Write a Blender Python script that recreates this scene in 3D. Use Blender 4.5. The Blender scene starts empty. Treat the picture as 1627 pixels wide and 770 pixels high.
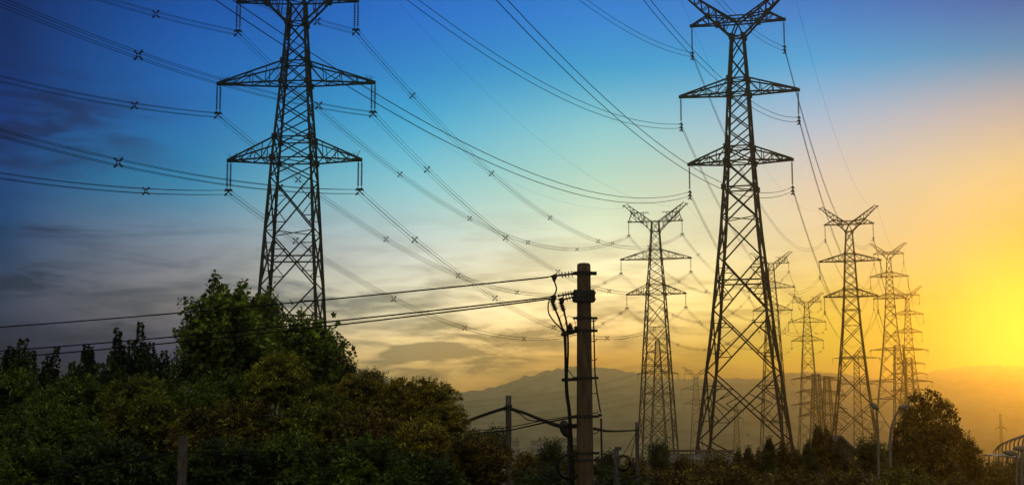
import bpy, math, random
import numpy as np
from mathutils import Vector, Matrix

# ------------------------------------------------------------------ camera, sky, sun, exposure
S = bpy.context.scene
COL = S.collection
FPX, IW, IH, HOR, CZ = 2500.0, 1627, 770, 722, 5.0
PITCH = math.atan((HOR - IH / 2) / FPX)
CP, SP = math.cos(PITCH), math.sin(PITCH)

def P(px, py, Y):
    """world point at depth Y (metres north of the camera) seen along a direction"""
    xc, yc = (px - IW / 2) / FPX, (IH / 2 - py) / FPX
    d = Vector((xc, CP - SP * yc, SP + CP * yc))
    return d * (Y / d.y) + Vector((0, 0, CZ))

cam = bpy.data.cameras.new('camera')
cam.sensor_width = 36
cam.lens = FPX / IW * 36
cam.clip_start, cam.clip_end = 0.1, 9000
camo = bpy.data.objects.new('camera', cam)
COL.objects.link(camo)
camo.location = (0, 0, CZ)
camo.rotation_euler = (math.pi / 2 + PITCH, 0, 0)
S.camera = camo
S.view_settings.view_transform = 'Standard'
S.view_settings.look = 'None'
S.view_settings.gamma = 1
S.view_settings.exposure = 0
S.view_settings.use_curve_mapping = False
S.cycles.use_denoising = True
S.cycles.volume_bounces = 0
S.cycles.max_bounces = 6
S.cycles.transparent_max_bounces = 8

SUN_AZ, SUN_EL = math.radians(18.7), math.radians(4.9)
SUN_DIR = Vector((math.sin(SUN_AZ) * math.cos(SUN_EL), math.cos(SUN_AZ) * math.cos(SUN_EL), math.sin(SUN_EL)))
sun = bpy.data.lights.new('sun', 'SUN')
sun.energy = 0.25
sun.angle = math.radians(0.5)
sun.color = (1.0, 0.50, 0.05)
suno = bpy.data.objects.new('sun', sun)
COL.objects.link(suno)
suno.rotation_euler = (-SUN_DIR).to_track_quat('-Z', 'Y').to_euler()

HAZE_DENSITY, HAZE_G, HAZE_COLOR = 0.00036, 0.92, (1.0, 0.82, 0.42, 1)
HAZE_TOP = 266

def lin(c):
    c = c / 255.0
    return c / 12.92 if c <= 0.04045 else ((c + 0.055) / 1.055) ** 2.4

# evening sky: colour against elevation (degrees) at several compass bearings (degrees from north)
SKY_EL = [-1, 1.0, 2.2, 3.5, 5.0, 7.3, 9.6, 11.8, 14.0, 16.2, 20, 32, 90]
SKY = {  # unseen overhead, right and rear sky brightened beyond dusk to light the foliage
    -70: [(8, 8, 12), (12, 12, 18), (16, 16, 24), (22, 23, 32), (32, 34, 46), (34, 46, 66), (14, 46, 84), (4, 34, 74), (2, 32, 76), (0, 30, 74), (0, 27, 68), (0, 22, 58), (140, 150, 160)],
    -18: [(22, 22, 26), (28, 28, 32), (36, 38, 46), (45, 48, 60), (66, 72, 86), (50, 72, 102), (2, 72, 120), (0, 58, 110), (0, 52, 103), (0, 50, 100), (0, 34, 86), (0, 26, 66), (140, 150, 160)],
    -11.6: [(40, 36, 30), (56, 50, 44), (70, 66, 66), (80, 80, 88), (118, 114, 112), (128, 138, 148), (66, 134, 170), (16, 114, 174), (0, 100, 174), (0, 87, 163), (0, 54, 122), (0, 36, 88), (140, 150, 160)],
    -3.7: [(110, 80, 30), (130, 98, 40), (158, 126, 72), (183, 156, 100), (204, 191, 151), (199, 204, 191), (148, 201, 206), (86, 173, 208), (13, 137, 200), (0, 112, 193), (0, 76, 156), (0, 48, 110), (140, 150, 160)],
    3.3: [(140, 96, 24), (155, 108, 28), (180, 135, 58), (213, 163, 80), (237, 203, 135), (230, 222, 178), (198, 222, 195), (148, 203, 205), (58, 161, 204), (0, 131, 205), (0, 92, 170), (0, 56, 118), (140, 150, 160)],
    11: [(170, 108, 0), (188, 118, 0), (215, 150, 10), (234, 182, 38), (248, 202, 82), (246, 213, 148), (232, 208, 177), (183, 192, 204), (96, 165, 209), (10, 130, 194), (0, 90, 162), (0, 54, 112), (140, 150, 160)],
    18: [(196, 118, 0), (196, 125, 0), (225, 165, 0), (255, 218, 0), (255, 226, 50), (255, 217, 98), (249, 208, 137), (208, 185, 166), (106, 150, 179), (30, 120, 169), (20, 72, 120), (6, 46, 92), (140, 150, 160)],
    40: [(150, 96, 10), (170, 110, 14), (200, 138, 24), (214, 154, 40), (214, 164, 64), (190, 160, 88), (150, 144, 104), (104, 122, 116), (60, 96, 116), (30, 74, 110), (12, 56, 98), (4, 38, 78), (140, 150, 160)],
    90: [(60, 54, 48), (70, 64, 58), (78, 74, 68), (84, 82, 78), (90, 90, 88), (96, 98, 100), (100, 108, 116), (106, 118, 130), (112, 128, 144), (120, 140, 160), (130, 150, 166), (184, 190, 192), (140, 150, 160)],
    180: [(44, 42, 40), (52, 50, 48), (60, 58, 56), (68, 66, 64), (78, 76, 74), (92, 92, 92), (108, 110, 112), (126, 130, 136), (144, 150, 158), (166, 174, 182), (176, 182, 186), (226, 222, 210), (140, 150, 160)],
}
SKY_LIN = {-18: [[0.008023192985384994, 0.008023192985384994, 0.010329823029626936], [0.0, 0.0, 0.0], [0.0, 0.0, 0.0], [0.0, 0.0, 0.0906], [0.0595, 0.0859, 0.1837], [0.0052, 0.071, 0.2273], [0.0, 0.0734, 0.3076], [0.0, 0.0383, 0.2519], [0.0, 0.0227, 0.1698], [0.0, 0.0196, 0.1362], [0.0, 0.01599629336550963, 0.09305896284668745], [0.0, 0.010329823029626936, 0.05448027644244237], [0.26225065752969623, 0.3049873140698863, 0.35153259950043936]], -11.6: [[0.021219010376003555, 0.017641954488384078, 0.012983032342173012], [0.0, 0.0, 0.0], [0.0, 0.0, 0.1366], [0.0, 0.0368, 0.2988], [0.4028, 0.3517, 0.3908], [0.346, 0.4123, 0.539], [0.0113, 0.3319, 0.6401], [0.0, 0.1981, 0.615], [0.0, 0.1374, 0.576], [0.0, 0.086, 0.4531], [0.0, 0.03688945040110004, 0.1946178304415758], [0.0, 0.017641954488384078, 0.09758734714186246], [0.26225065752969623, 0.3049873140698863, 0.35153259950043936]], -3.7: [[0.1559264637078274, 0.08021982031446832, 0.012983032342173012], [0.6165, 0.2084, 0.0], [1.5732, 0.8415, 0.1574], [3.1457, 2.1026, 0.7116], [2.011, 1.7697, 1.1119], [1.022, 1.1218, 1.0764], [0.3263, 0.8371, 0.9749], [0.0378, 0.5264, 0.8972], [0.0, 0.2667, 0.7646], [0.0, 0.1615, 0.7098], [0.0, 0.07227185068231748, 0.33245153634617935], [0.0, 0.0295568344378088, 0.1559264637078274], [0.26225065752969623, 0.3049873140698863, 0.35153259950043936]], 3.3: [[0.26225065752969623, 0.11697066775851084, 0.009134058702220787], [0.8481, 0.1933, 0.0], [1.3731, 0.6128, 0.0], [1.9117, 0.8787, 0.0765], [3.1977, 2.3581, 1.029], [1.5485, 1.5529, 1.0603], [0.6918, 1.0184, 0.8275], [0.2813, 0.7646, 0.8638], [0.0, 0.402, 0.806], [0.0, 0.23, 0.7992], [0.0, 0.10702310297826761, 0.4019777798321958], [0.0, 0.03954623527673284, 0.18116424424986022], [0.26225065752969623, 0.3049873140698863, 0.35153259950043936]], 11: [[0.4019777798321958, 0.14995978981060856, 0.0], [0.7149, 0.0, 0.0], [1.298, 0.4346, 0.0], [1.2383, 0.9169, 0.0], [1.4056, 1.0605, 0.0853], [1.1204, 0.9455, 0.5195], [0.9036, 0.7788, 0.6614], [0.4403, 0.6182, 0.8713], [0.0, 0.4135, 0.8623], [0.0, 0.1895, 0.685], [0.0, 0.10224173308810132, 0.3613067797835095], [0.0, 0.03688945040110004, 0.162029375639111], [0.26225065752969623, 0.3049873140698863, 0.35153259950043936]], 18: [[0.5520114015120001, 0.18116424424986022, 0.0], [0.0, 0.0, 0.0], [0.0, 0.0, 0.0], [0.0, 0.0, 0.0], [0.0, 0.0, 0.0], [0.0, 0.1858, 0.104], [0.5794, 0.5765, 0.3296], [0.5032, 0.4903, 0.5248], [0.0, 0.289, 0.5971], [0.0, 0.0995, 0.4591], [0.006995410187265387, 0.06480326669290577, 0.18782077230067787], [0.001821161901293025, 0.027320891639074894, 0.10702310297826761], [0.26225065752969623, 0.3049873140698863, 0.35153259950043936]]}

W = bpy.data.worlds.new('World')
S.world = W
W.use_nodes = True
nt = W.node_tree
nt.nodes.clear()

class NT:
    def __init__(self, tree): self.t = tree
    def node(self, kind, **kw):
        n = self.t.nodes.new(kind)
        for k, v in kw.items(): setattr(n, k, v)
        return n
    def link(self, a, b): self.t.links.new(a, b)
    def val(self, sock, v):
        if isinstance(v, bpy.types.NodeSocket): self.link(v, sock)
        else: sock.default_value = v
    def math(self, op, a, b=0.0, c=0.0, clamp=False):
        n = self.node('ShaderNodeMath', operation=op, use_clamp=clamp)
        for i, v in enumerate((a, b, c)): self.val(n.inputs[i], v)
        return n.outputs[0]
    def mix(self, f, a, b, blend='MIX'):
        n = self.node('ShaderNodeMix', data_type='RGBA', blend_type=blend)
        self.val(n.inputs[0], f); self.val(n.inputs[6], a); self.val(n.inputs[7], b)
        return n.outputs[2]
    def smooth(self, v, a, b):
        n = self.node('ShaderNodeMapRange', interpolation_type='SMOOTHSTEP')
        self.val(n.inputs[0], v); n.inputs[1].default_value = a; n.inputs[2].default_value = b
        return n.outputs[0]
    def noise(self, vec, scale, detail=4, rough=0.55, dist=0.0):
        n = self.node('ShaderNodeTexNoise')
        if vec is not None: self.link(vec, n.inputs['Vector'])
        n.inputs['Scale'].default_value = scale; n.inputs['Detail'].default_value = detail
        n.inputs['Roughness'].default_value = rough; n.inputs['Distortion'].default_value = dist
        return n.outputs['Fac']
    def combine(self, x, y, z):
        n = self.node('ShaderNodeCombineXYZ')
        for i, v in enumerate((x, y, z)): self.val(n.inputs[i], v)
        return n.outputs[0]

N = NT(nt)
tc = N.node('ShaderNodeTexCoord')
sx = N.node('ShaderNodeSeparateXYZ')
N.link(tc.outputs['Generated'], sx.inputs[0])
az = N.math('MULTIPLY', N.math('ARCTAN2', sx.outputs[0], sx.outputs[1]), 180 / math.pi)
el = N.math('MULTIPLY', N.math('ARCSINE', sx.outputs[2]), 180 / math.pi)

def ramp_for(bearing):
    cols = np.array([[lin(v) for v in c] for c in SKY[bearing]])
    if bearing in SKY_LIN: cols = np.array(SKY_LIN[bearing])
    # positions: sqrt spacing so the low sky gets the detail
    r = N.node('ShaderNodeValToRGB')
    r.color_ramp.interpolation = 'LINEAR'
    els = [-1, 0, 1, 1.6, 2.2, 2.8, 3.5, 4.2, 5.0, 5.8, 6.6, 7.3, 8.1, 8.9, 9.6, 10.4, 11.1, 11.8, 12.5, 13.3, 14.0, 14.8, 15.5, 16.2, 18, 20, 25, 32, 45, 90]
    # smooth interpolation (monotone-ish cubic through the table)
    def cub(x):
        E = SKY_EL
        i = max(0, min(len(E) - 2, int(np.searchsorted(E, x, side='right')) - 1))
        t = (x - E[i]) / (E[i + 1] - E[i])
        m0 = (cols[i + 1] - cols[max(i - 1, 0)]) / (E[i + 1] - E[max(i - 1, 0)])
        j = min(i + 2, len(E) - 1)
        m1 = (cols[j] - cols[i]) / (E[j] - E[i])
        h = E[i + 1] - E[i]
        return np.clip((2*t**3-3*t*t+1)*cols[i] + (t**3-2*t*t+t)*h*m0 + (-2*t**3+3*t*t)*cols[i+1] + (t**3-t*t)*h*m1, 0, 4)
    e = r.color_ramp.elements
    while len(e) > 1: e.remove(e[0])
    for k, x in enumerate(els):
        pos = math.sqrt((x + 1) / 91)
        q = e[0] if k == 0 else e.new(pos)
        q.position = pos
        c = cub(x)
        q.color = (c[0], c[1], c[2], 1)
    f = N.math('SQRT', N.math('MAXIMUM', N.math('DIVIDE', N.math('ADD', el, 1.0), 91.0), 0.0))
    N.link(f, r.inputs[0])
    return r.outputs[0]

bear = sorted(SKY)
sky = ramp_for(bear[0])
prev = bear[0]
for b in bear[1:]:
    mr = N.node('ShaderNodeMapRange')
    N.link(az, mr.inputs[0]); mr.inputs[1].default_value = prev; mr.inputs[2].default_value = b
    sky = N.mix(mr.outputs[0], sky, ramp_for(b))
    prev = b
# left of -70 fades to the brightened, unseen sky behind the camera
sky = N.mix(N.smooth(az, -70, -140), sky, ramp_for(180))

# thin evening clouds: streaks stretched along the horizon
cv = N.combine(N.math('MULTIPLY', az, 0.17), N.math('MULTIPLY', el, 0.85), 0.0)
n1 = N.noise(cv, 1.3, 6, 0.6, 0.7)
n2 = N.noise(cv, 3.4, 4, 0.6, 0.4)
streak = N.math('ADD', N.math('MULTIPLY', n1, 0.7), N.math('MULTIPLY', n2, 0.3))
def blob(a0, e0, wa, we):
    dx = N.math('DIVIDE', N.math('SUBTRACT', az, a0), wa)
    dy = N.math('DIVIDE', N.math('SUBTRACT', el, e0), we)
    r2 = N.math('ADD', N.math('MULTIPLY', dx, dx), N.math('MULTIPLY', dy, dy))
    return N.math('EXPONENT', N.math('MULTIPLY', r2, -1.0))
def add(*a):
    o = a[0]
    for v in a[1:]: o = N.math('ADD', o, v)
    return o
dens = N.smooth(streak, 0.38, 0.66)
low = N.math('MULTIPLY', N.smooth(el, 10.0, 5.0), N.smooth(az, 15, 5))
clouds = add(N.math('MULTIPLY', blob(-17.8, 11.4, 4.6, 1.7), 1.8),
             N.math('MULTIPLY', blob(-17.6, 6.1, 2.6, 0.45), 1.1),
             N.math('MULTIPLY', blob(-16.5, 7.9, 3.0, 0.45), 0.8),
             N.math('MULTIPLY', blob(-16.5, 3.9, 4.5, 0.8), 1.0),
             N.math('MULTIPLY', blob(-2.4, 3.6, 3.8, 0.85), 1.25),
             N.math('MULTIPLY', blob(2.5, 4.6, 4.5, 0.5), 0.8),
             N.math('MULTIPLY', blob(-7.0, 5.6, 4.0, 0.6), 0.7),
             N.math('MULTIPLY', blob(13.0, 5.6, 6.0, 0.5), 0.35),
             N.math('MULTIPLY', low, 0.8))
cf = N.math('MULTIPLY', dens, clouds, clamp=True)
warmdark = N.mix(N.smooth(az, -10, 0), (0.22, 0.30, 0.45, 1), (0.26, 0.25, 0.24, 1))
sky = N.mix(cf, sky, N.mix(1.0, sky, warmdark, 'MULTIPLY'))
# faint bright streaks on the sunny side
hi = N.math('MULTIPLY', N.smooth(n2, 0.52, 0.72), N.math('MULTIPLY', N.smooth(az, 4, 14), N.smooth(el, 11, 5)))
sky = N.mix(N.math('MULTIPLY', hi, 0.22), sky, N.mix(1.0, sky, (1.25, 1.12, 0.9, 1), 'MULTIPLY'))

bgA = N.node('ShaderNodeBackground')
N.link(sky, bgA.inputs[0]); bgA.inputs[1].default_value = 1.0
nish = N.node('ShaderNodeTexSky', sky_type='NISHITA')
nish.sun_disc = False
nish.sun_elevation = SUN_EL
nish.sun_rotation = SUN_AZ
nish.air_density, nish.dust_density, nish.ozone_density = 1.0, 2.0, 2.0
bgB = N.node('ShaderNodeBackground')
N.link(nish.outputs[0], bgB.inputs[0]); bgB.inputs[1].default_value = 0.001
ad = N.node('ShaderNodeAddShader')
N.link(bgA.outputs[0], ad.inputs[0]); N.link(bgB.outputs[0], ad.inputs[1])
wo = N.node('ShaderNodeOutputWorld')
N.link(ad.outputs[0], wo.inputs['Surface'])
W.cycles.sampling_method = 'MANUAL'
W.cycles.sample_map_resolution = 1024

# ------------------------------------------------------------------ helpers
def tag(o, label=None, cat=None, group=None, kind=None):
    if label: o['label'] = label
    if cat: o['category'] = cat
    if group: o['group'] = group
    if kind: o['kind'] = kind
    return o

def empty(name, loc=(0, 0, 0), rz=0.0):
    o = bpy.data.objects.new(name, None)
    COL.objects.link(o)
    o.location = loc
    o.rotation_euler = (0, 0, rz)
    o.empty_display_size = 0.3
    return o

class MB:
    def __init__(self): self.v, self.f = [], []
    def _frame(self, d):
        d = d.normalized()
        up = Vector((0, 0, 1)) if abs(d.z) < 0.95 else Vector((0, 1, 0))
        u = d.cross(up).normalized()
        return u, u.cross(d).normalized()
    def bar(self, p, q, w, w2=None, n=4, h=None):
        p, q = Vector(p), Vector(q)
        if (q - p).length < 1e-6: return
        u, v = self._frame(q - p)
        b = len(self.v)
        for c, r in ((p, w / 2), (q, (w2 or w) / 2)):
            for i in range(n):
                a = 2 * math.pi * (i + 0.5) / n
                k = 1.4142 if n == 4 else 1.0
                hv = (h / w) if h else 1.0
                self.v.append(c + u * (math.cos(a) * r * k) + v * (math.sin(a) * r * k * hv))
        for i in range(n):
            j = (i + 1) % n
            self.f.append((b + i, b + j, b + n + j, b + n + i))
        self.f.append(tuple(b + i for i in reversed(range(n))))
        self.f.append(tuple(b + n + i for i in range(n)))
    def box(self, c, sx, sy, sz, rz=0.0):
        c = Vector(c); b = len(self.v)
        ca, sa = math.cos(rz), math.sin(rz)
        for z in (-sz / 2, sz / 2):
            for x, y in ((-1, -1), (1, -1), (1, 1), (-1, 1)):
                X, Y = x * sx / 2, y * sy / 2
                self.v.append(c + Vector((X * ca - Y * sa, X * sa + Y * ca, z)))
        for q in ((3, 2, 1, 0), (4, 5, 6, 7), (0, 1, 5, 4), (1, 2, 6, 5), (2, 3, 7, 6), (3, 0, 4, 7)):
            self.f.append(tuple(b + i for i in q))
    def tube(self, pts, r, n=5, r2=None):
        pts = [Vector(p) for p in pts]
        m = len(pts); b = len(self.v)
        for i, p in enumerate(pts):
            d = pts[min(i + 1, m - 1)] - pts[max(i - 1, 0)]
            u, v = self._frame(d)
            rr = r if r2 is None else r + (r2 - r) * i / (m - 1)
            if isinstance(r, (list, tuple)): rr = r[i]
            for k in range(n):
                a = 2 * math.pi * k / n
                self.v.append(p + u * (math.cos(a) * rr) + v * (math.sin(a) * rr))
        for i in range(m - 1):
            for k in range(n):
                j = (k + 1) % n
                self.f.append((b + i * n + k, b + i * n + j, b + (i + 1) * n + j, b + (i + 1) * n + k))
        self.f.append(tuple(b + k for k in reversed(range(n))))
        self.f.append(tuple(b + (m - 1) * n + k for k in range(n)))
    def lathe(self, p, q, prof, n=8):
        """prof: list of (distance from p towards q in 0..1, radius)"""
        p, q = Vector(p), Vector(q)
        u, v = self._frame(q - p)
        b = len(self.v); m = len(prof)
        for t, r in prof:
            c = p.lerp(q, t)
            for k in range(n):
                a = 2 * math.pi * k / n
                self.v.append(c + u * (math.cos(a) * r) + v * (math.sin(a) * r))
        for i in range(m - 1):
            for k in range(n):
                j = (k + 1) % n
                self.f.append((b + i * n + k, b + i * n + j, b + (i + 1) * n + j, b + (i + 1) * n + k))
        self.f.append(tuple(b + k for k in reversed(range(n))))
        self.f.append(tuple(b + (m - 1) * n + k for k in range(n)))
    def poly_prism(self, pts, thick):
        """extrude polygon (world pts, planar) along its normal by thick"""
        pts = [Vector(p) for p in pts]
        nrm = (pts[1] - pts[0]).cross(pts[2] - pts[0]).normalized() * (thick / 2)
        b = len(self.v); n = len(pts)
        self.v += [p - nrm for p in pts] + [p + nrm for p in pts]
        self.f.append(tuple(b + i for i in reversed(range(n))))
        self.f.append(tuple(b + n + i for i in range(n)))
        for i in range(n):
            j = (i + 1) % n
            self.f.append((b + i, b + j, b + n + j, b + n + i))
    def build(self, name, mat, parent=None, smooth=False):
        me = bpy.data.meshes.new(name)
        me.from_pydata([tuple(x) for x in self.v], [], self.f)
        if smooth: me.polygons.foreach_set('use_smooth', [True] * len(me.polygons))
        me.materials.append(mat)
        o = bpy.data.objects.new(name, me)
        COL.objects.link(o)
        o.parent = parent
        return o

def material(name, base, rough=0.7, metal=0.0, var=0.25, scale=6.0, spec=0.4, stretch=None, bump=0.0):
    m = bpy.data.materials.new(name)
    m.use_nodes = True
    t = NT(m.node_tree)
    bs = m.node_tree.nodes['Principled BSDF']
    c = t.node('ShaderNodeTexCoord')
    vec = c.outputs['Object']
    if stretch:
        mp = t.node('ShaderNodeMapping'); t.link(vec, mp.inputs[0]); mp.inputs['Scale'].default_value = stretch
        vec = mp.outputs[0]
    n = t.noise(vec, scale, 5, 0.6)
    lo = tuple(x * (1 - var) for x in base) + (1,)
    hi = tuple(min(1, x * (1 + var)) for x in base) + (1,)
    t.link(t.mix(t.smooth(n, 0.3, 0.7), lo, hi), bs.inputs['Base Color'])
    bs.inputs['Roughness'].default_value = rough
    bs.inputs['Metallic'].default_value = metal
    bs.inputs['Specular IOR Level'].default_value = spec
    if bump:
        bp = t.node('ShaderNodeBump'); bp.inputs['Strength'].default_value = bump
        bp.inputs['Distance'].default_value = 0.02
        t.link(n, bp.inputs['Height']); t.link(bp.outputs[0], bs.inputs['Normal'])
    return m

M_STEEL = material('weathered_steel', (0.024, 0.021, 0.019), 0.8, 0.0, 0.3, 2.0, 0.1)
M_WIRE = material('dull_aluminium', (0.03, 0.03, 0.03), 0.8, 0.0, 0.1, 1.0, 0.1)
M_PORC = material('brown_porcelain', (0.05, 0.032, 0.022), 0.35, 0.0, 0.2, 5.0, 0.4)
M_CONC = material('pole_concrete', (0.085, 0.054, 0.029), 0.9, 0, 0.35, 3.0, 0.2, (3, 3, 0.6), 0.4)
M_POST = material('old_post_concrete', (0.07, 0.058, 0.048), 0.9, 0, 0.35, 5.0, 0.2, (3, 3, 0.8), 0.4)
M_BAND = material('dark_band_iron', (0.03, 0.026, 0.022), 0.8, 0.0, 0.3, 9.0, 0.15)
M_CABLE = material('black_cable_rubber', (0.015, 0.014, 0.013), 0.9, 0, 0.2, 9.0, 0.05)
M_LAMP = material('lamp_grey_paint', (0.15, 0.13, 0.095), 0.5, 0.2, 0.1, 4.0)
M_ROOF = material('dark_roof_tile', (0.10, 0.07, 0.055), 0.85, 0, 0.3, 8.0, 0.2)
M_WALL = material('stained_render', (0.32, 0.29, 0.25), 0.9, 0, 0.25, 3.0, 0.2)
M_PALE = material('pale_sheet_roof', (0.62, 0.58, 0.50), 0.6, 0, 0.12, 3.0, 0.3)
M_GLASS = material('dark_window_glass', (0.04, 0.045, 0.05), 0.15, 0, 0.2, 3.0, 0.5)
M_BARK = material('bark', (0.075, 0.055, 0.04), 0.95, 0, 0.4, 7.0, 0.1, (3, 3, 0.7), 0.6)

def leaf_material(name, base, hue_var=0.03, trans=0.4):
    m = bpy.data.materials.new(name)
    m.use_nodes = True
    t = NT(m.node_tree)
    m.node_tree.nodes.clear()
    g = t.node('ShaderNodeNewGeometry')
    tcl = t.node('ShaderNodeTexCoord')
    rnd = g.outputs['Random Per Island']
    hsv = t.node('ShaderNodeHueSaturation')
    hsv.inputs['Color'].default_value = base + (1,)
    t.link(t.math('ADD', 0.5 - hue_var, t.math('MULTIPLY', rnd, 2 * hue_var)), hsv.inputs['Hue'])
    t.link(t.math('MULTIPLY', t.math('ADD', 0.5, t.math('MULTIPLY', t.math('POWER', rnd, 2.5), 1.9)), t.math('ADD', 0.35, t.math('MULTIPLY', t.smooth(t.noise(tcl.outputs['Object'], 1.1, 2, 0.5), 0.36, 0.66), 1.25))), hsv.inputs['Value'])
    d = t.node('ShaderNodeBsdfPrincipled')
    t.link(hsv.outputs[0], d.inputs['Base Color'])
    d.inputs['Roughness'].default_value = 0.55
    d.inputs['Specular IOR Level'].default_value = 0.25
    tr = t.node('ShaderNodeBsdfTranslucent')
    t.link(t.mix(1.0, hsv.outputs[0], (1.5, 1.35, 0.5, 1), 'MULTIPLY'), tr.inputs[0])
    mx = t.node('ShaderNodeMixShader'); mx.inputs[0].default_value = trans
    t.link(d.outputs[0], mx.inputs[1]); t.link(tr.outputs[0], mx.inputs[2])
    o = t.node('ShaderNodeOutputMaterial')
    t.link(mx.outputs[0], o.inputs[0])
    return m

L_GREEN = leaf_material('leaf_green', (0.085, 0.115, 0.014))
L_OLIVE = leaf_material('leaf_olive', (0.13, 0.13, 0.014))
L_YELLOW = leaf_material('leaf_yellow_sunlit', (0.21, 0.195, 0.02))  # yellow-green raised in colour to paint in the low sun on one dome
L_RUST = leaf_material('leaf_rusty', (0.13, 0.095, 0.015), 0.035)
L_LIT = leaf_material('leaf_green_lit', (0.13, 0.165, 0.018))  # brighter copy of leaf green; light on the tall crowns put into the colour
L_GOLD = leaf_material('leaf_olive_sunlit', (0.19, 0.145, 0.014))  # olive leaf with golden sun highlights painted into its base colour
L_DARK = leaf_material('leaf_dark', (0.045, 0.062, 0.014))  # darker copy of leaf green; paints in the dimness of the low left bushes
L_BROWN = leaf_material('leaf_brown_sunglow', (0.13, 0.085, 0.014))  # brown-green leaf pushed to orange to imitate the sun glow over the hedge

# ------------------------------------------------------------------ setting: ground, hills
def ground():
    m = bpy.data.materials.new('rough_grass_and_soil')
    m.use_nodes = True
    t = NT(m.node_tree)
    bs = m.node_tree.nodes['Principled BSDF']
    c = t.node('ShaderNodeTexCoord')
    n = t.noise(c.outputs['Object'], 0.08, 6, 0.65)
    k = t.noise(c.outputs['Object'], 1.7, 5, 0.6)
    a = t.mix(t.smooth(n, 0.4, 0.62), (0.045, 0.06, 0.02, 1), (0.12, 0.095, 0.055, 1))
    t.link(t.mix(t.math('MULTIPLY', k, 0.5), a, (0.03, 0.04, 0.015, 1)), bs.inputs['Base Color'])
    bs.inputs['Roughness'].default_value = 0.95
    rng = np.random.default_rng(3)
    mb = MB()
    xs = [-4950, -2200, -700, -400, -240, -140, -80, -40, 0, 40, 80, 140, 240, 400, 700, 2200, 4950]
    ys = [-380, -200, -100, -50, 0, 25, 50, 80, 120, 170, 240, 340, 480, 680, 950, 1300, 2800, 5080]
    for y in ys:
        for x in xs:
            mb.v.append(Vector((x, y, 0.0 if abs(y) < 20 or y > 1200 else rng.uniform(-0.25, 0.25))))
    w = len(xs)
    for j in range(len(ys) - 1):
        for i in range(w - 1):
            mb.f.append((j * w + i, j * w + i + 1, (j + 1) * w + i + 1, (j + 1) * w + i))
    o = mb.build('ground', m, None, True)
    tag(o, kind='structure')

ground()

def hill_range(name, ridge, Y, depth, mat, seed, rough):
    rng = np.random.default_rng(seed)
    px = np.array([r[0] for r in ridge], float); py = np.array([r[1] for r in ridge], float)
    xs = np.linspace(px[0], px[-1], 420)
    yy = np.interp(xs, px, py)
    k = np.hanning(15); k /= k.sum()
    yy = np.convolve(np.pad(yy, 7, mode='edge'), k, 'valid')
    nz = np.zeros_like(xs)
    for o_ in range(1, 7):
        f = 2 ** o_ * 1.7
        nz += np.sin(xs / 1627 * 6.28 * f + rng.uniform(0, 6.28)) * rough / f ** 0.7
    nz += rng.normal(0, rough * 0.15, len(xs))
    mb = MB()
    rows = 22
    for j in range(rows):
        s = j / (rows - 1)
        prof = math.sin(math.pi * s) ** 1.3
        for i, x in enumerate(xs):
            top = P(x, yy[i] + nz[i], Y)
            h = max(2.0, top.z)
            yv = Y + (s - 0.5) * depth
            sc = yv / Y
            jit = rng.normal(0, 0.012) * h * (1 if 0 < j < rows - 1 and j != rows // 2 else 0)
            z = h * prof + jit
            mb.v.append(Vector((top.x * (0.85 + 0.15 * sc), yv, max(-0.5, z - 0.4))))
    n = len(xs)
    for j in range(rows - 1):
        for i in range(n - 1):
            mb.f.append((j * n + i, j * n + i + 1, (j + 1) * n + i + 1, (j + 1) * n + i))
    o = mb.build(name, mat, None, True)
    tag(o, kind='structure')
    return o

M_HILL = material('wooded_hill_hazed', (0.26, 0.25, 0.14), 0.95, 0, 0.5, 0.02, 0.1)  # base colour lifted paler to imitate the fade of distance haze
hill_range('hills', [(-1200, 690), (-500, 660), (-100, 640), (200, 640), (420, 600), (520, 580), (570, 585), (625, 604), (690, 626), (735, 623), (780, 619), (815, 605),
                     (855, 592), (890, 583), (940, 580), (985, 588), (1030, 600), (1085, 604), (1140, 600), (1200, 604), (1260, 588),
                     (1320, 592), (1390, 606), (1440, 602), (1490, 588), (1540, 578), (1590, 582), (1640, 590), (1750, 600), (2000, 640), (2600, 690)],
           4000, 1700, M_HILL, 5, 0.35)

# ------------------------------------------------------------------ pylons
LEG_NAMES = 'leg'
TYPES = {
    'wide': dict(W=[(21.1, 2.05), (18.2, 2.3), (10.15, 3.4), (0, 5.0), (-6.9, 5.8), (-16.2, 6.9), (-60, 12.0)],
                 levels=[(18.2, 1), (15.4, 0), (12.9, 1), (10.15, 1), (7.5, 0), (5.0, 0), (2.75, 1), (0, 1), (-2.5, 0)],
                 low=[-9.4, -16.6, -24.6, -33.5, -43.5, -54],
                 arms=[(10.15, 10.1, 2.75), (0, 8.5, 2.75)], top=(21.1, 7.75), horn=(18.2, 26.0, 9.1),
                 leg=0.36, brace=0.145, ins=4.1),
    'slim': dict(W=[(19.1, 1.8), (10.4, 2.9), (0, 3.9), (-10, 5.3), (-25.6, 8.3), (-38, 11.3), (-60, 16.5)],
                 levels=[(19.1, 1), (15.9, 0), (12.6, 1), (10.4, 1), (7.6, 0), (4.9, 0), (2.2, 1), (0, 1), (-3.9, 1)],
                 low=[-8.4, -14.3, -22.2, -31.0, -41.0, -52],
                 arms=[(10.4, 8.75, 2.2), (0, 7.6, 2.2)], top=(21.25, 6.9), horn=(19.1, 26.3, 8.2),
                 leg=0.40, brace=0.17, ins=4.4),
}

def width_at(T, z):
    Wt = sorted(T['W'])
    return float(np.interp(z, [a for a, b in Wt], [b for a, b in Wt]))

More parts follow.
